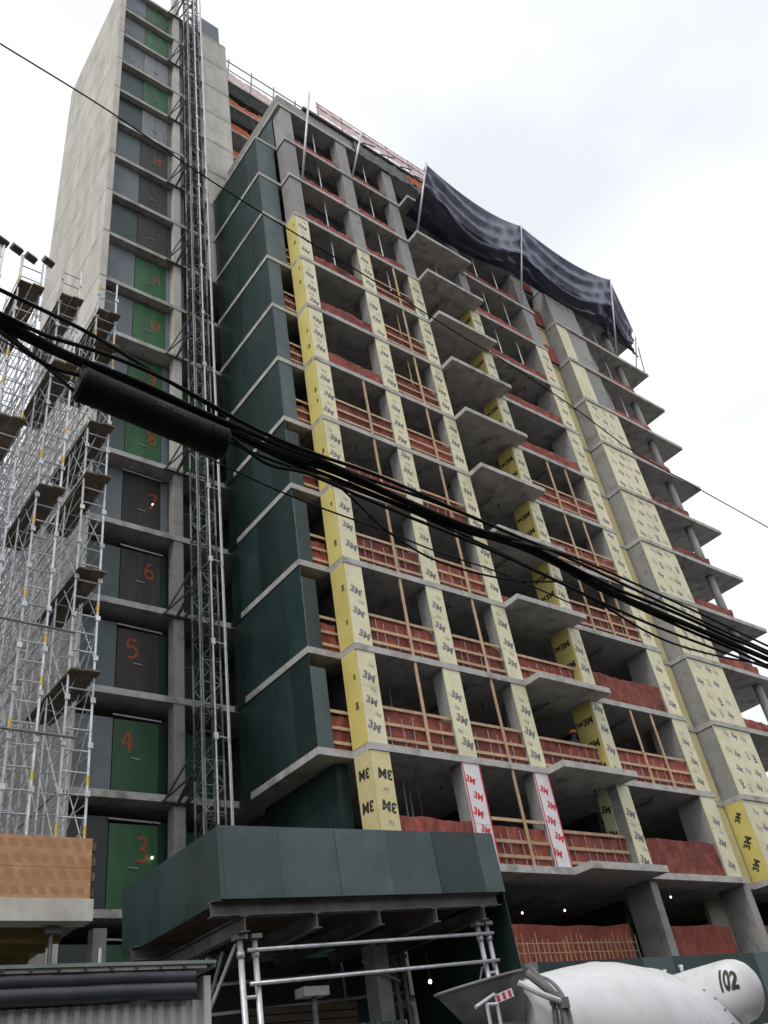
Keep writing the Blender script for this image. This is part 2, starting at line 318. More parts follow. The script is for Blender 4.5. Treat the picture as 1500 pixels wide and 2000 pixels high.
# ------------------------------------------------------------------ main building
YF = 16.80
bld = thing('concrete_frame_building', (26, 20, 0), 'tall unfinished concrete frame building clad with yellow boards between open floors', 'building')
def slab_poly(n):
    left = [(13.80, 24.0), (13.80, 21.55), (12.65, 21.55), (12.65, 17.50), (13.80, 17.50)] if 4 <= n <= 14 else [(13.80, 24.0)]
    front = [(13.80, YF), (20.65, YF), (20.65, 16.13), (24.22, 16.13), (24.22, YF), (29.55, YF), (29.55, 17.42), (31.02, 17.42), (31.02, 16.58), (39.4, 16.62), (39.4, 22.6), (35.2, 22.6), (35.2, 24.0)]
    if n == 15: front = [(13.70, YF), (39.4, 16.75), (39.4, 22.6), (35.2, 22.6), (35.2, 24.0)]; left = [(13.70, 24.0)]
    return left + front
for n in range(3, 16):
    prism('floor_slab', slab_poly(n), zl(n) - TH, zl(n), conc_edge, bld)
# second floor slab, set back, only part of it
prism('floor_slab', [(14.2, 24), (14.2, 17.2), (39, 17.2), (39, 24)], 4.0, 4.2, conc_edge, bld)
# roof upstand
box('roof_parapet', 13.72, 18.2, YF + .03, YF + .25, zl(15), zl(15) + .78, concrete, bld)
box('roof_parapet', 13.72, 13.94, YF + .254, 23.9, zl(15), zl(15) + .78, concrete, bld)
par2 = mat('grey_membrane', (0.11, 0.115, 0.115), (0.17, 0.172, 0.17), 1.2, 0.7, stretch=(1, 1, .3))
for i, (a, b, d) in enumerate(((18.2, 19.5, .5), (19.5, 20.7, .42), (20.7, 22.0, .5), (22.0, 23.6, .45))):
    box('membrane_panel', a + .01, b - .01, YF + .01, YF + .05, zl(15) + .2 - .0, zl(15) + .78, par2, bld)
box('roof_coping', 15.2, 39.3, YF - .12, YF + .34, zl(15) + .785, zl(15) + .98, steel_blk, bld)
COLS = [(13.85, 14.45, .75), (17.08, 17.74, .55), (20.02, 20.64, .5), (23.92, 24.5, .92), (28.6, 29.42, 1.1)]
for ci, (a, b, dp) in enumerate(COLS):
    for n in range(3, 15):
        zb, zt = zl(n), zl(n + 1) - TH
        if n >= 12 or ci == 4 or True:
            box('column', a + .005, b - .005, YF + .065, YF + dp, zb, zt, concrete, bld)
# ground columns under the third floor slab
for (a, b) in ((14.1, 14.5), (24.25, 24.6), (29.45, 29.85), (34.6, 35.0), (38.4, 38.8)):
    for (z0, z1) in ((0.1, 4.0), (4.2, zl(3) - TH)):
        c = box('column', a, b, 16.95, 17.95, z0, z1, concrete, bld)
# cladding boards with print
rr = random.Random(3)
def clad(ci, n, m, pm, sc, per, ang, xoff=0.0):
    a, b, dp = COLS[ci]; zb, zt = zl(n) + .004, zl(n + 1) - TH - .004
    p = box('cladding_board', a - .02, b + .02, YF + .03, YF + .062, zb, zt, m, bld); p.rotation_euler = (0, rr.uniform(-.004, .004), rr.uniform(-.008, .008))
    zs = zb + rr.uniform(.9, 1.9); box('board_seam', a - .018, b + .018, YF + .0275, YF + .0295, zs, zs + .012, print_faint, p)
    it = []; k = 0
    s0 = .25 + rr.random() * .3
    while zb + s0 + k * per < zt - .22:
        it.append(((a + b) / 2 + rr.uniform(-.07, .07) + (xoff if k % 2 else -xoff), zb + s0 + k * per, sc * rr.uniform(.92, 1.05), ang + rr.uniform(-.07, .07))); k += 1
    marks('printed_lettering', it, ((0, YF + .0285, 0), (1, 0, 0), (0, 0, 1)), pm, p)
    fz = [((a + b) / 2 + rr.uniform(-.15, .15), zb + s0 + k * per + per / 2, .5, ang) for k in range(3) if zb + s0 + (k + .5) * per < zt - .2 and rr.random() < .8]
    if fz and m is not white_film: marks('printed_lettering', fz, ((0, YF + .0283, 0), (1, 0, 0), (0, 0, 1)), print_faint, p)
    return p
for ci in range(5):
    for n in range(3, 12):
        if n == 3 and ci in (1, 2):
            p = clad(ci, n, white_film, red_print, .85, .46, -.35, .1)
            a, b, _ = COLS[ci]
            for e in (a - .015, b - .03): box('red_edge_stripe', e, e + .045, YF + .0262, YF + .0282, zl(n) + .01, zl(n + 1) - TH - .01, red_print, p)
        elif n == 3 and ci == 0:
            clad(ci, n, yellow_mid, print_black, 1.15, .85, math.pi - .15)
        else:
            clad(ci, n, yellow_veiled, print_grey, 1.0, .74 if n < 8 else .8, -.38)
# left faces: bright yellow on the corner column and the column right of the balconies
def side_clad(x, y0, y1, n, items, pm=print_black, m=yellow):
    zb, zt = zl(n) + .004, zl(n + 1) - TH - .004
    p = box('cladding_board', x - .034, x, y0, y1, zb, zt, m, bld)
    if items: marks('printed_lettering', [(-(y0 + y1) / 2 + q[0], zb + q[1], q[2], q[3]) for q in items], ((x - .0355, 0, 0), (0, -1, 0), (0, 0, 1)), pm, p)
    return p
for n in range(3, 12):
    its = [(.0, .5, 1.15, math.pi - .1), (.0, 1.35, 1.15, math.pi - .1), (.02, 2.2, 1.1, math.pi - .1)] if n == 3 else [(rr.uniform(.12, .2), rr.uniform(.6, 2.2), .55, 1.5), (rr.uniform(.15, .22), rr.uniform(.5, 2.3), .4, 1.5)]
    side_clad(13.826, YF + .066, YF + .72, n, its, m=yellow_mid if n == 3 else yellow)
    if n > 3:
        side_clad(23.898, YF + .066, YF + .9, n, [(.14, .45 + k * .82, 1.0, rr.uniform(0, .1)) for k in range(3)] + [(-.24, .47 + k * .82, .72, rr.uniform(0, .1)) for k in range(3)])
    else:
        side_clad(23.898, YF + .45, YF + .9, n, [(0, .5, .9, -.3), (0, 1.3, .9, -.3), (0, 2.1, .9, -.3)], m=yellow_veiled)
# yellow recess between the last column and the projecting pier
for n in range(3, 13):
    zb, zt = zl(n), zl(n + 1) - TH
    p = box('cladding_board', 29.44, 31.0, 17.46, 17.5, zb + .004, zt - .004, yellow_mid, bld)
    for k in range(4): box('black_clip', 30.0 + (k % 2) * .12, 30.35 + (k % 2) * .12, 17.43, 17.459, zb + .35 + k * .62, zb + .5 + k * .62, steel_blk, p)
# pier
for n in range(3, 15):
    zb, zt = zl(n), zl(n + 1) - TH
    box('pier', 31.06, 33.55, 16.68, 17.60, zb, zt, concrete, bld)
    if n <= 10:
        x1 = 33.6
        p = box('cladding_board', 31.03, x1, 16.645, 16.676, zb + .004, zt - .004, yellow_veiled, bld)
        it = []
        for r_ in range(4):
            for c_ in range(4):
                it.append((31.4 + c_ * .62 + (r_ % 2) * .28 + rr.uniform(-.1, .1), zb + .35 + r_ * .68 + rr.uniform(-.1, .1), .92, -.42 if rr.random() < .75 else -1.35))
        it = [q for q in it if q[0] < x1 - .25]
        marks('printed_lettering', it[::2], ((0, 16.6435, 0), (1, 0, 0), (0, 0, 1)), print_grey, p)
        marks('printed_lettering', it[1::2], ((0, 16.6437, 0), (1, 0, 0), (0, 0, 1)), print_faint, p)
    elif n <= 12:
        x1 = 31.9 if n == 12 else 32.2
        box('cladding_board', 31.03, x1, 16.645, 16.676, zb + .004, zt - .004, yellow_veiled, bld)
    if n == 3:
        side_clad(31.058, 16.68, 17.44, 3, [(0, .5, 1.0, 1.0), (0, 1.3, 1.1, 1.0), (0, 2.2, .9, 1.0)])
    # round column at the open right end
    tube('round_column', (37.1, 17.15, zb), (37.1, 17.15, zt), .19, concrete, bld, 16)
    tube('round_column', (38.6, 21.9, zb), (38.6, 21.9, zt), .19, concrete, bld, 16)
# interior walls
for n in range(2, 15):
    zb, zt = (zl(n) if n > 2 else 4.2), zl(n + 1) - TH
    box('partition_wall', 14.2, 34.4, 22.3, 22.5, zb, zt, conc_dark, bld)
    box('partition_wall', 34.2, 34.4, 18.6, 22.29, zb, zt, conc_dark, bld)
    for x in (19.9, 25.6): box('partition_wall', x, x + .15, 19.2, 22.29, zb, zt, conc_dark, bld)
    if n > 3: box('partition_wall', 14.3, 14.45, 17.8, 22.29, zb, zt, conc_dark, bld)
# metal studs showing inside the lower floors
for n, xs in ((3, (15.6, 16.1, 16.5, 21.4, 22.0, 22.6, 25.6, 26.1, 26.7)), (4, (15.7, 16.2, 21.3, 21.8, 22.4)), (5, (15.5, 21.5, 22.1)), (6, (16.2, 21.7))):
    for x in xs: box('metal_stud', x, x + .04, 18.3 + (x % 1) * .6, 18.36 + (x % 1) * .6, zl(n), zl(n + 1) - TH, stud_m, bld)
for n in range(3, 15):
    for k in range(9):
        xx, yy = rr.uniform(14.8, 28.3), rr.uniform(17.0, 18.6)
        tube('soffit_hanger', (xx, yy, zl(n + 1) - TH - rr.uniform(.08, .45)), (xx, yy, zl(n + 1) - TH), rr.choice((.012, .018, .03)), steel_blk, bld, 6)
    for xx in (18.6, 22.3, 26.5):
        if rr.random() < .6: tube('ceiling_pipe', (xx, 17.3, zl(n + 1) - TH - .12), (xx + rr.uniform(-.4, .4), 21.5, zl(n + 1) - TH - .12), .04, galv_dk, bld, 8)
# guard rails, timber posts, red nets
def net(x0, x1, y, z0, h, m=None, sag=.08, name='safety_net', axis=0, par=None):
    nx, nz_ = max(8, int((x1 - x0) * 10)), 6; v = []; sd_ = rr.random() * 50
    for j in range(nz_ + 1):
        for i in range(nx + 1):
            u = i / nx; t = j / nz_
            x = x0 + (x1 - x0) * u
            zz = z0 + h * t - t * sag * (.35 + .8 * noise.noise(Vector((x * .8, sd_, 2.2))))
            yy = y + .05 * noise.noise(Vector((x * 3.1, t * 2.5, sd_))) + .05 * noise.noise(Vector((x * 7, t * 1.2, sd_ + 3)))
            v.append((x, yy, zz) if axis == 0 else (yy, x, zz))
    f = [(j * (nx + 1) + i, j * (nx + 1) + i + 1, (j + 1) * (nx + 1) + i + 1, (j + 1) * (nx + 1) + i) for j in range(nz_) for i in range(nx)]
    org = Vector(((x0 + x1) / 2, y, z0)) if axis == 0 else Vector((y, (x0 + x1) / 2, z0))
    me = mesh(name, [tuple(Vector(q) - org) for q in v], f, m or net_red)
    return link(name, me, par or bld, org)
for n in (12, 13, 14):
    for a, b in ((14.5, 17.0), (17.8, 19.95), (20.7, 23.8)):
        if n > 12 or a < 17: net(a, b, 17.62, zl(n), 2.7, net_black, sag=.02, name='black_sheet')  # black sheets added inside: part netting, part stand-in for the dark soffit shade
BAYS = {'A': (14.47, 17.06), 'B': (17.77, 20.0), 'C': (20.66, 23.86), 'D': (24.53, 28.58), 'E': (33.62, 39.3)}
def rails(x0, x1, y, zb, hs=(1.12, .62, .2)):
    for h in hs:
        box('guard_rail', x0, x1, y + rr.uniform(0, .006), y + .04, zb + h - .045, zb + h + .045, wood, bld)
def post(x, y, zb, zt, lean=0.0):
    box('timber_post', x - .045, x + .045, y, y + .04, zb, zt, wood, bld)
for n in range(3, 15):
    zb, zt = zl(n), zl(n + 1) - TH
    for k, (x0, x1) in BAYS.items():
        y = {'A': 16.88, 'B': 16.88, 'C': 17.05, 'D': 16.88, 'E': 16.72}[k]
        full = {'A': 4 <= n <= 8, 'B': 3 <= n <= 11, 'C': n in (3, 4, 5), 'D': n in (4, 6, 7, 8), 'E': False}[k]
        if k == 'C' and n > 5:
            if n <= 11: net(x0, x1, 17.5, zb, .9); continue
        if full:
            net(x0, x1, y + .10, zb, 1.1, sag=.04)
            if n < 8:
                for q in range(int((x1 - x0) * 2.2)): xx = x0 + .25 + q * .45 + rr.uniform(-.1, .1); tube('net_tie', (xx, y + .03, zb + .02), (xx + rr.uniform(-.03, .03), y + .03, zb + rr.uniform(.7, 1.1)), .009, stud_m, bld, 5)
            rails(x0, x1, y, zb, (1.12, .64, .22) if (k, n) != ('B', 3) else (1.25, .65, .25))
            if k == 'A': post(16.0, y - .045, zb, zt)
            if k == 'B': post(19.12, y - .045, zb, zt)
            if k == 'D':
                for x in ((26.1, 27.3) if n != 6 else (25.6, 26.8, 27.7)): post(x, y - .045, zb, zt)
        else:
            h = .68
            if n == 3 and k in 'AD': h = 1.15
            if n == 5 and k == 'D': h = 1.15
            if k == 'A' and n in (9, 10): h = .75
            if k == 'D' and n in (9, 10): h = .7
            if n >= 12: h = .6
            if k == 'E': h = .6 if n > 4 else .8
            net(x0, x1 if k != 'E' else 37.0, y + .05, zb, h, sag=.15)
        if n >= 9 and k in 'ABCDE':
            xs = {'A': (15.9,), 'B': (19.0,), 'C': (22.6,), 'D': (25.9, 27.4) if n > 10 else (), 'E': (34.6, 35.8)}[k]
            for x in xs:
                if n >= 11 or (k == 'B'): tube('shoring_post', (x, YF + .35, zb), (x, YF + .35, zt), .03, galv if n > 10 else wood, bld, 8)
# low nets by the setback of the pier
for n in range(12, 15): net(29.5, 31.0, 17.3, zl(n), 1.3)
# red and white guard at the far end of the right bay
for n in range(4, 9):
    zb = zl(n)
    for h in (.5, 1.05): tube('guard_rail', (34.5, 22.3, zb + h), (39.2, 22.3, zb + h), .03, red_steel, bld, 8)
    for k in range(5): tube('guard_brace', (34.8 + k, 22.3, zb), (35.5 + k, 22.34, zb + 1.2), .025, red_steel, bld, 8)
# second floor: long red net, rebar railing
net(14.9, 23.5, 17.6, 4.2, 1.65); net(24.6, 28.8, 17.6, 4.2, 1.6); net(29.9, 38, 17.6, 4.2, 1.6)
for k in range(26): tube('rebar', (18.2 + k * .2, 17.3, 4.2), (18.22 + k * .2 + rr.uniform(-.04, .04), 17.3, 5.45 + rr.uniform(-.15, .12)), .012, wood, bld, 6)
for h in (.55, .85, 1.08): tube('rebar', (18.2, 17.3, 4.2 + h), (23.2, 17.3, 4.2 + h), .014, wood, bld, 6)
box('partition_wall', 29.95, 31.6, 18.9, 19.05, 4.2, 6.94, conc_light, bld)
# projecting dark green enclosure on the left side
GX, GY = 12.68, 17.53
for n in range(4, 14):
    zb, zt = zl(n), zl(n + 1) - TH
    edges = [17.53, 18.5, 19.72, 20.94, 21.5]
    for a, b in zip(edges, edges[1:]):
        ins = rr.uniform(0, .012)
        box('green_plywood_panel', GX + ins, GX + ins + .02, a + .004, b - .004, zb, zt, paint_green, bld)
    w_ = .52 if n < 8 else (.58 if n < 11 else .95); h_ = 2.35 if n < 8 else zt - zb
    box('green_plywood_panel', GX + .035, GX + w_, GY, GY + .02, zb, zb + h_, paint_fade_sheen if n in (4, 8) or n >= 12 else paint_green if n < 8 else paint_fade_sheen, bld)
    box('corner_trim', GX - .005, GX + .03, GY - .012, GY + .003, zb, zb + h_, paint_fade_sheen, bld)
    if n < 12:
        rails(GX + w_ + .01, 13.84, GY + .03, zb, (1.12, .64, .22))
        net(GX + w_ + .01, 13.84, GY + .12, zb, 1.0)
    box('green_plywood_panel', 13.6, 13.62, 18.6, 21.5, zb, zt, paint_green, bld)
for a, b in ((17.56, 18.6), (18.6, 19.9), (19.9, 21.4)):
    box('green_plywood_panel', 13.78, 13.8, a + .004, b - .004, zl(14), zl(15) - TH, paint_fade_sheen, bld)
for n in range(4, 9): box('edge_cover', 12.625, 12.648, 20.95, 21.55, zl(n) - TH - .01, zl(n) + .01, paint_green, bld)
# green wall below the enclosure
for a, b in ((13.46, 13.83),):
    box('green_plywood_panel', a, b, 17.9, 17.92, 4.2, zl(4) - TH - .01, paint_green, bld)
for a, b in ((17.92, 19.2), (19.2, 20.4), (20.4, 21.5)):
    box('green_plywood_panel', 13.44, 13.46, a + .003, b - .003, 4.2, zl(4) - TH - .01, paint_green, bld)
# upper set-back floors behind the roof
for n in range(15, 21):
    zb = zl(n)
    prism('floor_slab', [(14.2, 30), (14.2, 23.3), (33, 23.3), (33, 30)], zb - TH, zb - .002, conc_edge if n > 15 else concrete, bld)
    if n < 20:
        box('partition_wall', 14.3, 32.8, 24.6, 24.75, zb, zb + 2.74, net_black, bld)
        net(14.25, 32, 23.34, zb, .7, net_orange if n > 16 else net_red, sag=.3)
        for k in range(7): tube('shoring_post', (14.9 + k * 2.6, 23.5, zb), (14.9 + k * 2.6, 23.5, zb + 2.74), .04, galv_dk, bld, 8)
        if n > 17: net(14.25, 32, 23.36, zb + 1.3, 1.4, net_black, sag=.2)
net(14.3, 20.5, 23.3, zl(20), 1.0, net_pink, sag=.3)
for k in range(6):
    tube('guard_post', (15.2 + k * 1.7, 23.4, zl(20)), (15.2 + k * 1.7, 23.0, zl(20) + 2.1), .045, galv_dk, bld, 8)
tube('guard_rail', (14.5, 23.05, zl(20) + 1.8), (24.4, 23.05, zl(20) + 1.8), .04, galv_dk, bld, 8)
tube('guard_rail', (14.5, 23.2, zl(20) + 1.05), (24.4, 23.2, zl(20) + 1.05), .035, galv_dk, bld, 8)
net(18.3, 22.2, 16.73, zl(15) - .32, 1.05, par2, sag=.12, name='hanging_membrane')
net(21.9, 23.9, 16.70, zl(15) + .1, .62, net_orange, sag=.1)
net(22.3, 24.2, 16.66, zl(15) - .75, .85, par2, sag=.25, name='hanging_membrane')
for k in range(5): tube('loose_timber', (18.6 + k * 1.3 + rr.uniform(-.3, .3), 16.6, zl(15) + .8), (19.6 + k * 1.3 + rr.uniform(-.3, .3), 16.55, zl(15) + 1.1 + rr.uniform(-.2, .2)), .035, plank_m, bld, 6)
# roof edge: outrigger poles, pink net
roof_rail = thing('roof_guard_net', (18, 16.6, zl(15) + .98), 'pink safety net on thin posts along the roof edge left of the tarpaulin', 'safety net')
net(16.0, 25.5, 16.62, zl(15) + .98, .95, net_pink, sag=.1, name='net', par=roof_rail)
for k in range(7): tube('post', (16.1 + k * 1.5, 16.66, zl(15) + .98), (16.1 + k * 1.5, 16.6, zl(15) + 2.1), .025, galv_dk, roof_rail)
for h in (.6, 1.0): tube('rail', (16.0, 16.6, zl(15) + .98 + h), (25.4, 16.6, zl(15) + .98 + h), .02, red_steel, roof_rail)
POLES = [((14.49, 16.78, 36.65), (14.49, 15.33, 41.83)), ((17.72, 16.78, 39.6), (17.72, 15.54, 41.78)), ((20.74, 16.19, 36.65), (20.74, 14.49, 40.23)),
         ((28.53, 16.75, 36.65), (28.53, 15.07, 41.63)), ((36.42, 16.60, 36.65), (36.42, 15.01, 41.99))]
pl = ['leaning steel pole at the roof corner, leftmost of the outrigger poles', 'short leaning steel pole second from the roof corner', 'leaning steel pole at the left end of the blue tarpaulin',
      'leaning steel pole holding the middle of the blue tarpaulin', 'leaning steel pole under the right end of the blue tarpaulin']
for (a, b), lb in zip(POLES, pl):
    tag(tube('outrigger_pole', a, b, .05, galv, None, 10), lb, 'pole', 'outrigger poles of the roof edge')
for (a, b, lb) in (((39.2, 16.7, 36.65), (39.45, 16.5, 38.9), 'thin steel strut below the right corner of the tarpaulin'), ((38.5, 16.8, 36.65), (39.3, 16.3, 39.6), 'slanted thin strut beside the right tarpaulin corner')):
    tag(tube('corner_strut', a, b, .035, galv_dk, None, 8), lb, 'strut')
# tarpaulin: rope line over pole tops, belly, return to the slab edge
def tarpaulin():
    XS = [(20.74, 14.55, 40.23), (28.53, 15.12, 41.63), (36.42, 15.07, 41.99), (39.5, 16.35, 40.4)]
    nu, nv = 156, 34; v = []
    for i in range(nu + 1):
        s = i / nu * 3; k = min(2, int(s)); t = s - k
        a, b = Vector(XS[k]), Vector(XS[k + 1]); top = a.lerp(b, t); c4 = 4 * t * (1 - t); d = min(t, 1 - t)
        top.z -= (.85, .8, .15)[k] * c4
        hh = 1.75 - .15 * c4 if k < 2 else 1.75 - .25 * t
        if k == 0: hh -= .55 * (1 - t) ** 2
        belly = top + Vector((.05, .30 * hh + .10 + .10 * c4, -hh))
        back = Vector((top.x + .2, 16.76, min(belly.z - .15, 39.35 - .3 * c4 if k < 2 else 38.9 - .5 * t)))
        for j in range(nv + 1):
            q = j / nv
            if q < .55: p = top.lerp(belly, q / .55); p.y += .10 * math.sin(math.pi * q / .55)
            else: p = belly.lerp(back, (q - .55) / .45); p.z -= .12 * math.sin(math.pi * (q - .55) / .45)
            ph = 2 * math.pi * (4.2 * q - .9 * c4 + .25 * noise.noise(Vector((top.x * .25, 0, 3))))
            ridge = (abs(math.sin(ph * .5)) - .5) * .22 * (.45 + .55 * c4) + math.sin(2 * math.pi * (q * 3 + d * 5)) * .10 * math.exp(-d * 7)
            wr = .05 * abs(noise.noise(Vector((top.x * 1.6 + q * 7, q * 3, 8.3)))) + .035 * noise.noise(Vector((top.x * .8 - q * 4, q * 6, 5.1)))
            env = min(1, q * 6) * min(1, (1 - q) * 6)
            p.y += (ridge + wr) * env; p.z += (ridge * .35 + wr * .4) * env
            v.append(p)
    f = [(i * (nv + 1) + j, (i + 1) * (nv + 1) + j, (i + 1) * (nv + 1) + j + 1, i * (nv + 1) + j + 1) for i in range(nu) for j in range(nv)]
    root = thing('roof_tarpaulin', (30, 16, 39), 'dark blue tarpaulin slung from leaning poles along the right roof edge', 'tarpaulin')
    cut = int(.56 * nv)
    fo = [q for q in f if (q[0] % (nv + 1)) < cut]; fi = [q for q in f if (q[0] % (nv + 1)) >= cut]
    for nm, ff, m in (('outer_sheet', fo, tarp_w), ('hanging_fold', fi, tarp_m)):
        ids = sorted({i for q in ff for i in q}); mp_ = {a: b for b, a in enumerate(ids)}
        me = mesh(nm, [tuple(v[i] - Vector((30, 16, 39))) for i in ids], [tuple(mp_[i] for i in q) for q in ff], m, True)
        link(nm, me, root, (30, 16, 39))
tarpaulin()
# ------------------------------------------------------------------ left tower
tw = thing('concrete_tower', (10.8, 25, 0), 'pale concrete stair and hoist tower with numbered floor doors at the left', 'tower')
TY = 21.65
for n in range(2, 21):
    z = zl(n) if n > 2 else 4.2
    zt = (zl(n + 1) if n > 2 else 7.15) - TH
    prism('floor_slab', [(7.72, 29.1), (7.72, TY), (14.08, TY), (14.08, 29.1)] if n > 15 else [(7.72, 29.1), (7.72, TY), (13.79, TY), (13.79, 29.1)], z - TH, z, conc_edge, tw)
    if n == 20: continue
    # side wall lift with a recessed joint and tie holes
    wl_ = box('wall_lift', 7.42, 7.70, TY - .12, 29.2, z - TH + .035, zt - .02, conc_light, tw)
    box('joint_fill', 7.47, 7.69, TY - .1, 29.15, zt - .02, zt + .035, conc_dark, tw)
    for q in range(10):
        if rr.random() < .55:
            tube('tie_hole', (7.417, TY + .6 + q * .75, z + .55 + (q % 2) * 1.2), (7.424, TY + .6 + q * .75, z + .55 + (q % 2) * 1.2), .028, steel_blk, wl_, 8)
    box('column', 10.65, 11.0, TY + .03, TY + .4, z, zt, concrete if n < 8 else conc_light, tw)
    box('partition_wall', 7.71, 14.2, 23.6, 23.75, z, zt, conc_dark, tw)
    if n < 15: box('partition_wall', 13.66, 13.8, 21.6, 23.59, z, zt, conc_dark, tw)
    if n >= 12:
        box('wall_panel', 12.42, 14.1, TY + .004, TY + .3, z, zt, conc_light, tw)
        box('wall_joint_band', 12.4, 14.12, TY - .015, TY + .003, zt, zt + .05, conc_light, tw)
        box('wall_panel', 13.8, 14.1, TY + .31, 29.1, z, zt, conc_light, tw)
    # hoarding and door of each floor
    py = 22.2 if n < 7 else (22.28 if n < 10 else (22.02 if n < 12 else 21.92))
    h = 2.32 if n < 7 else 2.62
    lp = {3: paint_green, 4: panel_grey, 5: paint_fade_sheen, 6: paint_fade_sheen, 7: panel_grey, 8: paint_fade_sheen, 9: panel_grey, 10: panel_grey, 11: panel_grey, 12: paint_green, 13: panel_grey, 14: paint_fade_sheen, 15: paint_green, 16: paint_green, 17: panel_grey, 18: panel_grey, 19: panel_grey}.get(n, paint_green)
    dm = {2: door_green, 3: door_green, 4: door_green, 5: door_dark, 6: door_dark, 7: door_dark, 8: door_green, 9: door_green, 10: door_green, 11: door_green, 12: door_dark, 13: door_dark, 14: door_dark, 15: door_grey, 16: door_green, 17: door_grey, 18: door_green, 19: door_green}[n]
    d0, d1 = 9.05, 10.42
    box('side_panel', 7.72, d0 - .02, py, py + .03, z, z + h + (.12 if n % 2 else -.03), lp, tw)
    box('side_panel', d1 + .02, 11.3, py, py + .03, z, z + h + .05, paint_green if n < 7 or n in (12,) else panel_grey, tw)
    dr = box('floor_door', d0, d1, py - .02, py + .02, z + .02, z + h - .05, dm, tw)
    box('door_seam', (d0 + d1) / 2 - .008, (d0 + d1) / 2 + .008, py - .026, py - .0205, z + .03, z + h - .06, steel_blk, dr)
    tube('door_latch', ((d0 + d1) / 2 - .16, py - .04, z + 1.15), ((d0 + d1) / 2 + .12, py - .04, z + 1.13), .018, galv, dr, 6)
    if n < 8: tube('top_bar', (d0 - .05, py - .06, z + h + .06), (d1 + .05, py - .06, z + h + .02), .028, galv, tw, 8)
    num = {2: ('2', .75), 3: ('3', .75), 4: ('4', .25), 5: ('5', .3), 6: ('6', .8), 7: ('7', .9), 8: ('8', .85), 9: ('9', .8), 10: ('10', .65), 11: ('11', .75), 14: ('14', .6)}.get(n)
    if num: digits(num[0], d0 + num[1], py - .03, z + 1.32, .62 if n < 10 else .5, orange, dr)
    # narrow bay behind the hoist mast
    box('side_panel', 11.35, 12.4, 22.6, 22.63, z, z + 2.3, door_green if n in (3, 4, 8, 9, 18) else paint_green, tw)
    tube('edge_bar', (11.1, TY + .1, z + 1.1), (12.6, TY + .1, z + 1.1), .02, galv_dk, tw, 6)
for x0, x1 in ((10.65, 11.0),): box('column', x0, x1, TY + .03, TY + .4, zl(20), zl(20) + 2.9, conc_light, tw)
box('wall_panel', 12.5, 13.72, TY + .05, TY + .3, zl(20), zl(20) + 2.1, panel_grey, tw)
box('wall_panel', 12.0, 12.48, TY + .3, TY + .5, zl(20), zl(20) + 2.3, conc_light, tw)
# ------------------------------------------------------------------ hoist mast
ms = thing('hoist_mast', (11.15, 20.5, 0), 'slender lattice hoist mast rising the full height beside the numbered doors', 'hoist mast')
MX, MY, HW, SH = 11.12, 20.5, .29, 1.508
mb = MB()
for sx in (-1, 1):
    for sy in (-1, 1): mb.tube((sx * HW, sy * HW, 0), (sx * HW, sy * HW, SH), .036, 8)
for zz in (.05, SH / 2, SH - .05):
    for q in range(4):
        c = [(-HW, -HW), (HW, -HW), (HW, HW), (-HW, HW)]; mb.tube((*c[q], zz), (*c[(q + 1) % 4], zz), .022)
for k in range(2):
    for q in range(4):
        c = [(-HW, -HW), (HW, -HW), (HW, HW), (-HW, HW)]; a, b = c[q], c[(q + 1) % 4]
        if (k + q) % 2: a, b = b, a
        mb.tube((*a, .05 + k * SH / 2), (*b, .02 + (k + 1) * SH / 2), .018)
mb.box(-.03, .03, -HW - .06, -HW - .035, 0, SH)
msm = fixn(mesh('mast_section', mb.v, mb.f, steel_blk))
msg = msm.copy(); msg.materials[0] = galv_dk
for k in range(43):
    link('mast_section', msm if k % 2 else msg, ms, (MX, MY, .1 + k * SH))
for dx, dy, m, r in ((.0, -.42, galv, .03), (.42, -.38, galv, .032), (.62, -.1, galv, .028), (-.36, -.3, galv_dk, .03)):
    tube('guide_pipe', (MX + dx, MY + dy, .1), (MX + dx, MY + dy, 64.5 if dx < .5 else 58), r, m, ms, 8)
for n in range(3, 21):
    z = zl(n) + .35
    b_ = MB(); 
    b_.tube((MX + .42, MY - .38, z + .8), (MX + .62, MY - .1, z + .8), .022); b_.tube((MX, MY - .42, z + .8), (MX + .42, MY - .38, z + .8), .022)
    b_.tube((MX + HW, MY - HW, z + .8), (MX + .62, MY - .1, z + .8), .02)
    b_.box(MX - .06, MX + .06, MY - .46, MY - .40, z + .7, z + .9)
    b_.build('pipe_clamp', galv, ms)
    if n % 2 == 0:
        t_ = MB()
        for dz in (0, .28): t_.tube((10.72, TY - .02, z - .62 + dz * .2), (MX - HW, MY, z - .1 + dz), .035); t_.tube((10.95, TY - .02, z - .62 + dz * .2), (MX + HW, MY, z - .1 + dz), .03)
        t_.tube((10.3, TY - .03, z - .6), (MX - HW, MY - HW, z + .9), .03); t_.tube((10.3, TY - .03, z - .55), (MX - HW, MY, z), .03)
        t_.tube((10.25, TY - .04, z - .58), (11.2, TY - .04, z - .58), .045)
        t_.build('wall_tie', steel_blk, ms)
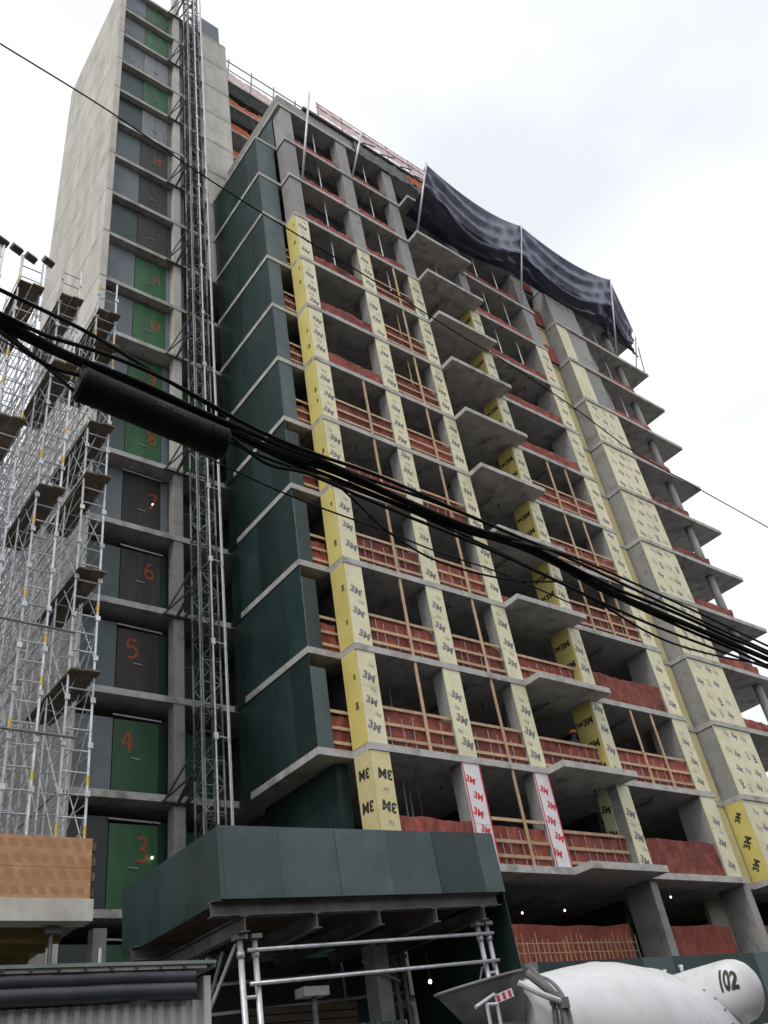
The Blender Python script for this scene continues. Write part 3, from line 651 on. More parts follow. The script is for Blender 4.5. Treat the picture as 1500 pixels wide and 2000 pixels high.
# ------------------------------------------------------------------ neighbouring low deck with stacked boards
dk = thing('concrete_deck', (0, 18, 0), 'low raw concrete deck with a parapet of orange printed boards at the left edge', 'building')
box('deck_edge_beam', -12, 6.42, 16.3, 16.75, 5.58, 5.955, conc_light, dk)
box('deck_slab', -12, 6.40, 16.752, 27, 5.62, 5.9, concrete, dk)
box('deck_slab', -12, 6.40, 27.0, 29, 5.62, 5.9, concrete, dk)
for k in range(4):
    z0 = 5.96 + k * .272
    for a, b in ((-9.0, -4.1), (-4.1, .78), (.78, 6.36)):
        box('formwork_board', a + .002, b - .002, 16.34 + (k % 2) * .003, 16.385, z0, z0 + .2705, ply_m, dk)
    box('board_end_block', 6.37, 6.44, 16.36, 16.5, z0 + .05, z0 + .2, plank_m, dk)
for x in (-3, 0, 3, 5.83): 
    tube('shoring_post', (x, 16.7, 0), (x, 16.7, 5.45), .04, galv_dk, dk, 8); box('post_head', x - .14, x + .14, 16.6, 16.8, 5.45, 5.56, galv_dk, dk)
for y in (16.95, 17.7, 18.6, 20): box('formwork_joist', -12, 6.1, y, y + .14, 5.38, 5.61, form_yel, dk)
box('column', 6.60, 6.86, 16.7, 16.95, 0.1, 5.55, concrete, dk)
box('green_plywood_panel', 5.7, 7.3, 19.0, 19.03, 0, 5.3, paint_green, dk)
box('back_wall', -12, 6.4, 21.0, 21.2, 0, 5.6, conc_dark, dk)
for k in range(4):
    box('rear_wall', -12, 5.9, 28.3, 28.5, 5.9 + k * 2.95, 8.65 + k * 2.95, conc_dark, dk)
    box('rear_slab', -12, 6.1, 28.0, 28.8, 8.65 + k * 2.95, 8.85 + k * 2.95, concrete, dk)
# ------------------------------------------------------------------ scaffold runs on the deck
def scaffold(x0, x1, zt, lab, lifts, front=16.95):
    s = thing('scaffold_run', ((x0 + x1) / 2, front, 5.9), lab, 'scaffold', 'scaffold runs on the deck')
    ys = [front + k * 1.25 for k in range(9)]; zb = 5.9
    for k, y in enumerate(ys):
        for x in (x0, x1):
            tube('standard', (x, y, zb), (x, y, zt - (0 if k == 0 else .25 * k + rr.uniform(0, .8))), .028 if k == 0 else .022, scaf_m, s, 8)
    z = zb + .35; rungs = MB(); q_ = 0
    while z < zt - .05:
        tube('rung', (x0, front, z), (x1, front, z), .018, scaf_m, s, 6)
        for y in ys[1:]:
            if z < zt - 2: rungs.tube((x0, y, z + rr.uniform(-.05, .05)), (x1, y, z + rr.uniform(-.05, .05)), .014, 5)
        z += .46; q_ += 1
    tag(rungs.build('rear_rungs', scaf_m, s), kind='stuff')
    rear = MB(); z = zb + 1.0
    while z < zt - 1.2:
        for i in range(8):
            for x in (x0, x1):
                rear.tube((x, ys[i], z), (x, ys[i + 1], z + rr.uniform(-.04, .04)), .014, 5)
                if rr.random() < .8: rear.tube((x, ys[i], z + .5), (x, ys[i + 1], z + .5), .014, 5)
                if rr.random() < .7: rear.tube((x, ys[i], z - .9), (x, ys[i + 1], z + .9), .012, 5)
                if rr.random() < .4: rear.tube((x, ys[i], z + .9), (x, ys[i + 1], z - .9), .012, 5)
        z += 1.03
    tag(rear.build('ledgers_and_braces', scaf_m, s), kind='stuff')
    z = zb + 1.2; k = 0
    while z < zt - .6:
        for x in (x0, x1):
            box('coupler_plate', x - .055, x + .055, front - .05, front - .032, z - .06, z + .06, scaf_m, s)
            if rr.random() < .3: tube('yellow_band', (x, front, z + .18), (x, front, z + .38), .0325, yel_mark, s, 8)
        z += 1.02; k += 1
    for z in lifts:
        w_ = (x1 - x0 + .1) / 2
        for q in range(2):
            a = x0 - .05 + q * w_
            box('scaffold_plank', a + .006, a + w_ - .006, front - .26 - q * .05, front + 2.62 + rr.uniform(-.1, .1), z, z + .045, plank_m, s)
    for k in range(5):
        z = zb + .8 + k * 3.4
        tube('diagonal_brace', (x0, front + .04, z), (x1, front + .04, z + 1.9), .016, galv_dk, s, 6)
    return s
LU = [16.2, 17.95, 21.1, 22.45]
scaffold(5.86, 6.42, 24.2, 'galvanised scaffold run nearest the tower doors, rightmost of the runs', [10.7, 13.3] + LU)
scaffold(4.76, 5.30, 24.1, 'galvanised scaffold run second from the tower doors', [15.4, 19.7, 22.45])
scaffold(3.60, 4.18, 23.7, 'galvanised scaffold run third from the tower doors', [17.2, 22.3])
scaffold(2.48, 3.05, 23.8, 'galvanised scaffold run at the left picture edge', [21.0])
tag(tube('tie_tube', (2.3, 16.88, 9.3), (6.1, 16.88, 9.25), .03, galv_dk, None, 8), 'long horizontal tube tying the scaffold runs together, lower one', 'tube', 'tie tubes of the scaffold')
tag(tube('tie_tube', (2.3, 16.88, 11.75), (5.9, 16.88, 11.7), .03, galv_dk, None, 8), 'long horizontal tube tying the scaffold runs together, upper one', 'tube', 'tie tubes of the scaffold')
# flood lamps on top of the scaffold poles
for i, (px, py, lb) in enumerate(((93, 514, 'small dark floodlight on a pole right of the pair on the scaffold'), (45, 495, 'pair of dark floodlights on the tall scaffold pole'), (4, 474, 'dark floodlight on the scaffold at the left picture edge'))):
    p = onY(px, py, 17.2)
    fl = thing('flood_light', (p.x, p.y, p.z - .3), lb, 'floodlight')
    tube('pole', (p.x, p.y, p.z - 2.6), (p.x, p.y, p.z - .1), .03, galv, fl)
    hd = MB(); hd.box(-.16, .16, -.1, .1, -.1, .1)
    for dx in ((-.2, .22) if i == 1 else (0,)):
        h_ = hd.build('lamp_head', steel_blk, None, org=(0, 0, 0)); h_.parent = fl; h_.location = Vector((dx, -.05, .3 - (.12 if dx > 0 else 0))); h_.rotation_euler = (math.radians(-25), 0, .3)
# ------------------------------------------------------------------ sidewalk shed (street grade tilts it)
sh = thing('sidewalk_shed', (7.43, 13.36, 5.2), 'dark green plywood sidewalk shed canopy on steel pipe legs in front', 'sidewalk shed')
sh.rotation_euler = (0, -math.radians(2.15), 0)
BASE[sh.name] = Vector((0, 0, 0))
LX, LY, PH = 6.65, 3.95, 1.2
xe = [0, 1.19, 2.44, 3.66, 4.88, 6.1, LX]
for i, (a, b) in enumerate(zip(xe, xe[1:])):
    ins = (.0, .006, .0, .009, .003, .007)[i]
    box('parapet_panel', a + .004, b - .004, ins, ins + .02, 0, PH, (paint_fade_sheen, paint_fade_sheen, paint_fade_sheen, paint_fade_sheen, paint_green, paint_fade_sheen)[i], sh)
box('corner_trim', -.03, .025, -.025, -.002, 0, PH + .01, paint_fade_sheen, sh)
for a, b in zip([0.02, 1.24, 2.46, 3.68], [1.24, 2.46, 3.68, LY]):
    box('parapet_panel', -.002, .018, a + .004 + (.02 if a < .1 else 0), b - .004, -.02, PH, paint_green, sh)
for a, b in ((0.05, 1.3), (1.3, 2.6), (2.6, LY)): box('parapet_panel', LX - .02, LX, a, b - .004, 0, PH, paint_green, sh)
# deck planks, joists, girders
for k in range(13): box('deck_plank', .05, LX - .05, .06 + k * .3, .06 + k * .3 + .29, .02, .07, brown_m, sh)
def ibeam(name, p0, p1, h, b, m, parent):
    p0, p1 = Vector(p0), Vector(p1); d = (p1 - p0); L = d.length; mb = MB(); t = .016
    mb.box(0, L, -b / 2, b / 2, h - t, h); mb.box(0, L, -b / 2, b / 2, 0, t); mb.box(0, L, -t / 2, t / 2, t, h - t)
    ang = math.atan2(d.y, d.x); me = fixn(mesh(name, mb.v, mb.f, m))
    return link(name, me, parent, p0, Quaternion((0, 0, 1), ang))
ibeam('steel_girder', (-.12, .22, -.23), (LX - .1, .22, -.23), .24, .2, steel_gry, sh)
ibeam('steel_girder', (-.12, 3.3, -.23), (LX - .1, 3.3, -.23), .24, .2, steel_gry, sh)
for x in (.45, 1.9, 3.3, 4.7, 6.0): ibeam('steel_joist', (x, .1, -.49), (x, LY - .1, -.49), .25, .16, steel_gry, sh)
PX = [(.46, .34), (.74, .34), (5.95, .34), (6.2, .34), (.46, 3.2), (.74, 3.2), (5.95, 3.2), (6.2, 3.2)]
for i, (x, y) in enumerate(PX):
    tube('pipe_leg', (x, y, -5.2 - x * .037), (x, y, -.56), .05, galv, sh, 12)
    box('leg_head', x - .1, x + .1, y - .1, y + .1, -.565, -.495, galv_dk, sh)
    tube('leg_collar', (x, y, -.84), (x, y, -.74), .068, galv, sh, 12)
for y in (.27, 3.27):
    for z in (-.72, -1.22, -2.6): tube('pipe_rail', (.56, y, z - .02), (6.28, y, z), .032, galv, sh, 10)
    for x in (.46, 5.95):
        for z in (-1.42, -1.95, -3.0): tube('pipe_rung', (x, y + .07, z), (x + .28, y + .07, z), .03, galv, sh, 8)
tube('diagonal_brace', (.4, .38, -.62), (-.75, .38, -2.6), .03, galv_dk, sh, 8)
tube('diagonal_brace', (5.9, .4, -1.3), (4.6, .4, -3.4), .02, galv_dk, sh, 8)
tube('diagonal_brace', (.5, 1.0, -.6), (.5, 3.1, -3.2), .03, galv_dk, sh, 8)
# side apron at the right end, down to the hoarding
for a, b in ((.1, 1.2), (1.2, 2.4), (2.4, 3.5)): box('apron_panel', LX - .005 + .02, LX + .04, a, b - .004, -3.0, -.004, paint_green, sh)
box('apron_panel', 5.0, LX, 3.75, 3.77, -5, -.3, paint_green, sh)
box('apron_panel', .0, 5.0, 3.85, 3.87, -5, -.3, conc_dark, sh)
# ------------------------------------------------------------------ tall green hoarding along the pavement
hd_ = thing('green_hoarding', (19, 14.3, 0), 'dark green plywood hoarding running behind the mixer truck', 'hoarding')
x = 14.35
k = 0
while x < 40:
    zt_ = 4.27 + (x - 14.4) * .006
    box('hoarding_panel', x + .004, x + 1.216, 14.3 + (.0, .007, .003)[k % 3], 14.32 + (.0, .007, .003)[k % 3], .1, zt_, paint_green if k % 4 else paint_fade_sheen, hd_); x += 1.22; k += 1
for x in (15, 20, 25, 30, 35, 39): box('hoarding_stud', x, x + .09, 14.335, 14.43, .1, 4.2, wood, hd_)
# ------------------------------------------------------------------ things under the shed
def single(o, lab, cat, grp=None): return tag(o, lab, cat, grp)
p = thing('trailer_jack_post', (9.9, 14.6, 0.1), 'short steel prop with a flat head under the shed', 'steel prop')
tube('shaft', (9.9, 14.6, .1), (9.9, 14.6, 3.9), .05, galv_dk, p, 10); box('head', 9.6, 10.15, 14.45, 14.75, 3.9, 4.05, conc_edge, p)
p = thing('concrete_pier', (12.2, 15.6, .1), 'pale concrete pier with a leaning board under the shed', 'pier')
box('shaft', 12.0, 12.35, 15.4, 15.8, .1, 4.95, concrete, p); tube('brace', (11.6, 15.3, 4.6), (12.5, 15.3, 4.2), .03, galv_dk, p)
p = thing('timber_rack', (10.6, 16.2, .1), 'stacked brown timber on a rack in the dark under the shed', 'timber stack')
for k in range(5): box('timber', 9.3, 11.8, 15.9, 16.15, 3.3 + k * .14, 3.42 + k * .14, brown_m, p)
for x in (9.4, 10.5, 11.6): box('rack_leg', x, x + .08, 15.95, 16.1, .1, 3.3, steel_blk, p)
p = thing('site_gate', (11.6, 15.2, .1), 'pale green mesh gate under the shed', 'gate')
for k in range(6): tube('bar', (10.6 + k * .35, 15.1, .1), (10.6 + k * .35, 15.1, 3.5), .022, trim_m, p)
box('sheet', 10.6, 12.4, 15.12, 15.15, 2.6, 3.5, paint_fade_sheen, p)
# ------------------------------------------------------------------ site container
ct = thing('site_container', (1, 8.2, 0), 'grey corrugated site container with a dark rolled cover along its top edge', 'container')
cb = MB(); x = -4.0; k = 0; pts = []
while x < 3.70:
    for dx, dy in ((0, .0), (.034, .0), (.05, .022), (.078, .022)): pts.append((x + dx, 7.03 + dy))
    x += .094
pts = [p for p in pts if p[0] < 3.70] + [(3.70, 7.03)]
n_ = len(pts); v = [(a, b, .25) for a, b in pts] + [(a, b, 2.735) for a, b in pts]
cb.add(v, [(i, i + 1, n_ + i + 1, n_ + i) for i in range(n_ - 1)])
cb.build('corrugated_side', corr_m, ct, flip=False)
box('corner_post', 3.70, 3.76, 7.0, 7.1, .1, 2.9, corr_m, ct)
box('end_wall', 3.70, 3.74, 7.1, 9.4, .2, 2.9, corr_m, ct); box('back_wall', -4, 3.7, 9.36, 9.4, .2, 2.9, corr_m, ct)
box('roof_sheet', -4, 3.8, 6.98, 9.42, 2.955, 2.985, galv_dk, ct)
for z, r in ((2.80, .062), (2.895, .055)):
    pp = [(-4 + i * .2, 6.99 + .006 * noise.noise(Vector((i * .7, z, 0))), z + .008 * noise.noise(Vector((i * .5, z * 3, 4)))) for i in range(39)]
    q = MB(); q.path(pp, [r * (1 + .12 * noise.noise(Vector((i * .8, z, 9)))) for i in range(39)], 12); q.build('rolled_cover', cover_m, ct, smooth=True)
box('edge_trim', -4, 3.78, 6.93, 6.978, 2.975, 3.0, trim_m, ct)
box('edge_trim', -4, 1.2, 6.915, 6.928, 2.985, 3.012, conc_light, ct)
for k in range(38): tube('trim_rivet', (-3.9 + k * .2, 6.922, 2.96), (-3.9 + k * .2, 6.94, 2.96), .012, steel_blk, ct, 6)
box('trim_strip', -4, 3.7, 6.945, 6.975, 2.945, 2.972, conc_edge, ct)
tube('vent_pipe', (2.95, 7.3, 2.98), (2.95, 7.3, 3.18), .012, galv, ct)
for x in (-3.5, 0, 3.3): box('skid', x, x + .3, 7.1, 9.3, -.02, .25, steel_blk, ct)
# ------------------------------------------------------------------ mixer truck
tr = thing('mixer_truck', (13.6, 10.8, 0), 'white concrete mixer truck with its drum and tank showing at the lower right', 'truck')
TCY = 10.8
ax = lambda x: 2.75 - (x - 11.0) * .148
A0 = Vector((11.0, TCY, 2.75)); ang = math.atan(.148)
DM = Matrix.Translation(A0) @ Matrix.Rotation(ang, 4, 'Y')
prof = [(-.12, .52), (.0, .58), (.3, .68), (.62, .80), (1.2, .96), (1.75, 1.09), (2.2, 1.15), (3.1, 1.16), (3.5, 1.13), (4.2, 1.0), (4.8, .80), (5.3, .54), (5.45, .3)]
prof2 = []
for (a, b), (c, d) in zip(prof, prof[1:]):
    for k in range(3): prof2.append((a + (c - a) * k / 3, b + (d - b) * k / 3))
prof2.append(prof[-1])
d = MB(); d.lathe(prof2, DM, 64); drum = d.build('drum', white_truck, tr, smooth=True)
for xx, rr_, hh, m in ((.30, .69, .035, galv_dk), (.40, .724, .03, galv_dk), (3.12, 1.151, .006, corr_m), (1.78, 1.084, .006, corr_m)):
    q = MB(); q.lathe([(xx - hh, rr_ - .02), (xx - hh, rr_ + .012), (xx + hh, rr_ + .02), (xx + hh, rr_ - .02)], DM, 64, cap=False); q.build('drum_band', m, drum)
for k in range(26):
    a = 2 * math.pi * k / 26
    q = DM @ Vector((4.15, math.cos(a) * 1.012, math.sin(a) * 1.012)); box('drum_bolt', q.x - .018, q.x + .018, q.y - .018, q.y + .018, q.z - .018, q.z + .018, galv_dk, drum)
# charge hopper: open scoop with thick rim
def scoop(name, c0, r0, c1, r1, m, par, a0=0, a1=2 * math.pi, th=.02, n=28, tilt=0):
    mb = MB(); c0, c1 = Vector(c0), Vector(c1); R_ = []
    for c, r in ((c0, r0), (c1, r1)):
        for e in (0, -th):
            R_.append([c + Vector((math.cos(a0 + (a1 - a0) * k / n) * (r[0] + e), math.sin(a0 + (a1 - a0) * k / n) * (r[1] + e), math.cos(a0 + (a1 - a0) * k / n) * tilt * r[0] * (1 if c is c0 else .3))) for k in range(n + 1)])
    v = R_[0] + R_[1] + R_[2] + R_[3]; m_ = n + 1; f = []
    for k in range(n):
        f += [(k, k + 1, 2 * m_ + k + 1, 2 * m_ + k), (m_ + k + 1, m_ + k, 3 * m_ + k, 3 * m_ + k + 1), (k + 1, k, m_ + k, m_ + k + 1)]
    mb.add(v, f); return mb.build(name, m, par, smooth=True)
hop = scoop('charge_hopper', (10.36, TCY, 3.36), (.68, .70), (10.72, TCY, 2.55), (.3, .34), truck_grey, tr, tilt=.13)
q = MB(); q.path([Vector((10.36 + math.cos(2 * math.pi * k / 40) * .685, TCY + math.sin(2 * math.pi * k / 40) * .705, 3.36 + math.cos(2 * math.pi * k / 40) * .13 * .68)) for k in range(41)], .022, 8); q.build('hopper_rim', truck_grey, hop, smooth=True)
scoop('collector_chute', (10.35, TCY, 2.75), (.62, .6), (10.2, TCY, 1.75), (.32, .32), truck_grey, tr)
ar = MB(); ar.path(spline([(10.85, TCY - .62, 3.46), (11.0, TCY - .72, 3.2), (11.05, TCY - .78, 2.9), (11.0, TCY - .75, 2.4)], 6), .05, 8); ar.build('drum_yoke', truck_grey, tr, smooth=True)
ar = MB(); ar.path(spline([(10.7, TCY - .7, 3.36), (10.9, TCY - .86, 3.1), (11.12, TCY - .9, 2.92)], 6), .06, 8); ar.build('drum_yoke', truck_grey, tr, smooth=True)
ar = MB(); ar.path(spline([(10.45, TCY - .74, 3.22), (10.75, TCY - .9, 3.02), (11.15, TCY - .95, 2.88)], 6), .045, 8); ar.build('drum_yoke', corr_m, tr, smooth=True)
box('yoke_bracket', 11.02, 11.16, TCY - 1.0, TCY - .86, 2.82, 2.96, truck_grey, tr)
box('yoke_bracket', 10.9, 11.02, TCY - .66, TCY - .52, 3.4, 3.5, truck_grey, tr)
for dx in (0, .12): tube('yoke_leg', (11.08 + dx * .6, TCY - .92, 2.82), (11.1 + dx, TCY - .92, 1.2), .04, truck_grey, tr, 8)
tp = box('marker_board', 9.86, 10.24, TCY - .80, TCY - .78, 3.0, 3.11, white_film, tr); tp.rotation_euler = (0, math.radians(-12), 0)
for k in range(3):
    qq = box('red_stripe', 9.89 + k * .125, 9.945 + k * .125, TCY - .803, TCY - .801, 3.012, 3.098, red_print, tp); qq.location = (-.135 + k * .125, -.012, 0)
for dx in (0, .2): tube('ladder_rail', (9.62 + dx, TCY - .85, .7), (9.62 + dx, TCY - .85, 2.95), .025, galv, tr, 8)
tube('ladder_rail', (9.62, TCY - .85, 2.95), (9.82, TCY - .85, 2.95), .025, galv, tr, 8)
tube('ladder_rail', (9.4, TCY - .85, 2.93), (9.85, TCY - .80, 3.08), .025, galv, tr, 8)
for k in range(6): tube('ladder_step', (9.62, TCY - .85, .9 + k * .33), (9.82, TCY - .85, .9 + k * .33), .018, galv, tr, 6)
# water tank with a domed end
_e = onY(1478, 1925, 9.68); _e.x -= .02
TM = Matrix.Translation(_e) @ Matrix(((0, 1, 0, 0), (-1, 0, 0, 0), (0, 0, 1, 0), (0, 0, 0, 1)))
tkp = [(-2.2, .02), (-2.18, .2), (-2.1, .36), (-1.95, .45), (-1.75, .50), (-1.2, .515), (-.6, .52), (-.5, .52), (-.4, .515), (-.28, .49), (-.17, .43), (-.08, .33), (-.02, .18), (0, .02)]
q = MB(); q.lathe(tkp, TM, 48); tank = q.build('water_tank', white_truck, tr, smooth=True)
for xx, r_ in ((-1.2, .513), (-.52, .518)):
    q = MB(); q.lathe([(xx - .006, r_ - .01), (xx - .006, r_ + .003), (xx + .006, r_ + .003), (xx + .006, r_ - .01)], TM, 48, cap=False); q.build('tank_seam', corr_m, tank)
nm = MB()
_b = bmesh.new(); _me = mesh('num', T102[0], T102[1], None); _b.from_mesh(_me); bmesh.ops.triangulate(_b, faces=_b.faces)
for _ in range(4): bmesh.ops.subdivide_edges(_b, edges=[e for e in _b.edges if e.calc_length() > .04], cuts=1, use_grid_fill=True); bmesh.ops.triangulate(_b, faces=_b.faces)
_b.verts.index_update(); V_ = [tuple(v.co) for v in _b.verts]; F_ = [tuple(v.index for v in f.verts) for f in _b.faces]; _b.free(); bpy.data.meshes.remove(_me)
_o = []
for x, y, _z in V_:
    u = -.26 + x * .42; a_ = math.radians(163) - (y * .95) / .5; r_ = .3
    for (p0, r0), (p1, r1) in zip(tkp, tkp[1:]):
        if p0 <= u <= p1: r_ = r0 + (r1 - r0) * (u - p0) / (p1 - p0)
    r_ += .012
    _o.append(TM @ Vector((u, math.cos(a_) * r_, math.sin(a_) * r_)))
nm.add(_o, F_); nm.build('painted_number', print_black, tank, flip=False)
for dy in (-.6, -1.6): box('tank_cradle', _e.x - .3, _e.x + .3, _e.y - dy - .05, _e.y - dy + .05, _e.z - .85, _e.z - .47, corr_m, tr)
for dy in (1.35, 1.75):
    tube('tank_valve', (_e.x - .1, _e.y + dy, _e.z + .5), (_e.x - .1, _e.y + dy, _e.z + .62), .035, corr_m, tr, 10); tube('tank_valve', (_e.x - .16, _e.y + dy, _e.z + .6), (_e.x - .04, _e.y + dy, _e.z + .6), .02, galv, tr, 8)
tube('exhaust_stack', (_e.x + .75, _e.y + .1, 1.2), (_e.x + .75, _e.y + .1, _e.z + .05), .07, steel_blk, tr, 12)
box('side_mirror', _e.x + 1.0, _e.x + 1.06, _e.y - .3, _e.y - .1, 2.35, 2.75, steel_blk, tr)
box('tank_frame', _e.x - .25, _e.x + .3, _e.y + .1, _e.y + 2.0, 1.12, _e.z - .85, corr_m, tr)
# chassis, cab and wheels (below the picture edge)
for dy in (-.45, .35): box('chassis_rail', 9.7, 20.2, TCY + dy, TCY + dy + .1, .85, 1.12, steel_blk, tr)
cab = MB(); cab.add([(18.0, TCY - 1.15, .7), (20.4, TCY - 1.15, .7), (20.4, TCY + 1.15, .7), (18.0, TCY + 1.15, .7), (18.0, TCY - 1.1, 2.42), (19.3, TCY - 1.1, 2.42), (19.3, TCY + 1.1, 2.42), (18.0, TCY + 1.1, 2.42), (19.7, TCY - 1.15, 1.6), (20.4, TCY - 1.15, 1.5), (20.4, TCY + 1.15, 1.5), (19.7, TCY + 1.15, 1.6)],
    [(0, 3, 2, 1), (4, 5, 6, 7), (0, 1, 9, 8, 5, 4), (3, 7, 6, 11, 10, 2), (0, 4, 7, 3), (1, 2, 10, 9), (8, 9, 10, 11), (5, 8, 11, 6)])
cab.build('cab', white_truck, tr)
box('side_window', 18.3, 19.2, TCY - 1.156, TCY - 1.15, 1.65, 2.25, glass_m, tr)
for x in (10.9, 12.25, 13.6, 19.6):
    for s in (-1, 1):
        wh = MB(); WM = Matrix.Translation((x, TCY + s * 1.0, .5)) @ Matrix.Rotation(math.pi / 2, 4, 'Z')
        wh.lathe([(-.16, .28), (-.16, .47), (-.12, .52), (.12, .52), (.16, .47), (.16, .28)], WM, 28); wo = wh.build('wheel', rubber, tr, smooth=True)
        rm = MB(); rm.lathe([(-.168, .05), (-.168, .27), (.168, .27), (.168, .05)], WM, 20); rm.build('rim', corr_m, wo)
# ------------------------------------------------------------------ overhead cables and splice closure
CY = 3.25
def cable(px, Y, r, name, lab, n=7, m=rubber, wob=0.0, ext=2, cat='cable', grp='overhead cables', my=None):
    P = [onY(x, y, (my[i] if my else Y)) for i, (x, y) in enumerate(px)]
    if ext & 1:
        s0 = P[0] - P[1]; P = [P[0] + s0 * k for k in range(12, 0, -1)] + P
    if ext & 2:
        s1 = P[-1] - P[-2]; P = P + [P[-1] + s1 * k for k in range(1, 14)]
    S = spline(P, 9); sd_ = rr.random() * 40
    if wob: S = [q + Vector((0, wob * noise.noise(Vector((q.x * 1.7, sd_, 0))), wob * noise.noise(Vector((q.x * 1.7, sd_, 7))))) for q in S]
    q = MB(); q.path(S, r, n); o = q.build(name, m, None, smooth=True)
    return tag(o, lab, cat, grp) if lab else o
main = [(0, 628), (80, 668), (150, 702), (300, 766), (440, 838), (560, 890), (640, 915), (760, 965), (900, 1025), (1030, 1070), (1180, 1150), (1330, 1215), (1500, 1288)]
cable(main, CY, .024, 'trunk_cable', 'thickest black cable of the bundle crossing the whole picture', 9, ext=3)
cable([(x, y - 8 + 5 * math.sin(i)) for i, (x, y) in enumerate(main)], CY - .03, .015, 'lashed_cable', 'black cable lashed along the top of the thick trunk cable', ext=3, wob=.012)
cable([(x, y + 9 + 4 * math.cos(i)) for i, (x, y) in enumerate(main)], CY + .03, .014, 'lashed_cable', 'black cable lashed along the underside of the thick trunk cable', ext=3, wob=.012)
cable([(0, 566), (167, 647), (300, 727), (430, 803), (560, 868), (700, 928), (860, 985), (1000, 1043), (1110, 1090), (1300, 1180), (1500, 1272)], CY + .05, .012, 'upper_cable', 'single black cable starting above the bundle at the left edge', ext=3)
cable([(0, 612), (90, 655), (200, 690), (320, 740), (500, 838), (620, 888), (740, 930), (900, 1000), (1020, 1052)], CY - .05, .012, 'upper_cable', 'black cable running over the top of the splice closure', ext=1)
cable([(0, 648), (90, 712), (165, 736)], CY - .02, .012, 'feeder_cable', 'short black cable rising from the left end of the closure, upper one', ext=1)
cable([(0, 640), (60, 690), (145, 765)], CY + .02, .009, 'feeder_cable', 'short thin cable rising from the left end of the closure, lower one', ext=1)
cable([(440, 845), (520, 905), (600, 925), (700, 968), (800, 1010), (900, 1050), (1010, 1098), (1140, 1160), (1260, 1215), (1390, 1265), (1500, 1305)], CY - .06, .011, 'lower_cable', 'thin black cable sagging just below the bundle on the right', ext=2)
cable([(445, 862), (520, 895), (620, 930), (780, 990), (940, 1062), (1060, 1120), (1170, 1178), (1260, 1232), (1330, 1262), (1420, 1285), (1500, 1298)], CY + .02, .009, 'lower_cable', 'lowest thin cable of the bundle near the pale yellow pier', ext=2)
cable([(1000, 1058), (1110, 1085), (1240, 1140), (1360, 1195), (1500, 1262)], CY - .1, .010, 'upper_cable', 'black cable above the bundle over the right end of the building', ext=2)
cable([(640, 928), (700, 985), (760, 1040), (860, 1098), (1000, 1133), (1115, 1136)], CY + .1, .0075, 'service_wire', 'thin wire looping below the bundle in mid picture', ext=0)
cable([(433, 908), (543, 958), (630, 993), (760, 1040), (860, 1080), (980, 1120), (1130, 1185)], CY + .2, .006, 'service_wire', 'thin wire dropping across the green panels below the closure', ext=0)
cable([(100, 720), (220, 790), (433, 908)], CY + .25, .005, 'service_wire', 'fine wire passing behind the splice closure', ext=1)
cable([(0, 85), (210, 215), (400, 345), (567, 450), (733, 550), (895, 652), (980, 702), (1115, 792), (1235, 880), (1360, 952), (1500, 1030)], 5.0, .009, 'span_wire', 'lone thin wire slanting from the upper left corner across the building', ext=3)
# splice closure
a, b = onY(152, 748, CY - .02), onY(438, 869, CY - .02)
d = (b - a); L = d.length
cl = thing('splice_closure', (a + b) / 2, 'fat black cylindrical splice closure hanging from the cable bundle', 'cable closure')
BASE[cl.name] = (a + b) / 2
XM = Matrix.Translation(a) @ d.to_track_quat('X', 'Z').to_matrix().to_4x4()
R0 = .092
q = MB(); q.lathe([(-.005, .05), (0, R0 * .9), (.015, R0), (.05, R0 * 1.02), (L * .16, R0 * .98), (L * .22, R0 * 1.01), (L * .4, R0 * .99), (L * .62, R0 * 1.01), (L * .8, R0 * .98), (L - .05, R0 * 1.02), (L - .015, R0), (L, R0 * .9), (L + .005, .05)], XM, 48); body = q.build('sleeve', rubber, cl, smooth=True)
for t_ in (.03, .97):
    q = MB(); q.lathe([(L * t_ - .012, R0 * 1.0), (L * t_ - .012, R0 * 1.06), (L * t_ + .012, R0 * 1.06), (L * t_ + .012, R0 * 1.0)], XM, 40, cap=False); q.build('end_band', rubber, body)
for t_ in (.1, .35, .62, .88):
    p0 = XM @ Vector((L * t_, 0, R0 * .9)); tube('hanger_strap', p0, p0 + Vector((0, .02, .06)), .01, steel_blk, cl, 8)
q = MB(); q.tube(XM @ Vector((0, 0, R0 + .02)), XM @ Vector((L, 0, R0 + .02)), .022, 10); q.build('seam_ridge', rubber, cl)
for t_ in (.08, .13, .87, .92):
    q = MB(); q.lathe([(L * t_ - .006, R0 * .97), (L * t_ - .006, R0 * 1.035), (L * t_ + .006, R0 * 1.035), (L * t_ + .006, R0 * .97)], XM, 40, cap=False); q.build('rib', rubber, body)
# faint moulded lettering lines on the sleeve
lt = mat('worn_grey_lettering', (0.04, 0.04, 0.042), (0.13, 0.13, 0.135), 60, 0.7)
for k, (u0, u1, an) in enumerate(((.47, .58, 18), (.60, .70, 18), (.47, .55, 4), (.58, .70, 3))):
    q = MB(); st_ = 14
    for s_ in range(st_):
        u = (u0 + (u1 - u0) * s_ / st_) * L; w2 = (u1 - u0) * L / st_ * .62
        c = []
        for uu, aa in ((u, an), (u + w2, an), (u + w2, an - 9), (u, an - 9)):
            ra = math.radians(aa); c.append(XM @ Vector((uu, -math.cos(ra) * (R0 + .0035), math.sin(ra) * (R0 + .0035))))
        if s_ % 4 != 3: q.add(c, [(0, 1, 2, 3)])
    q.build('worn_lettering', lt, body, flip=False)
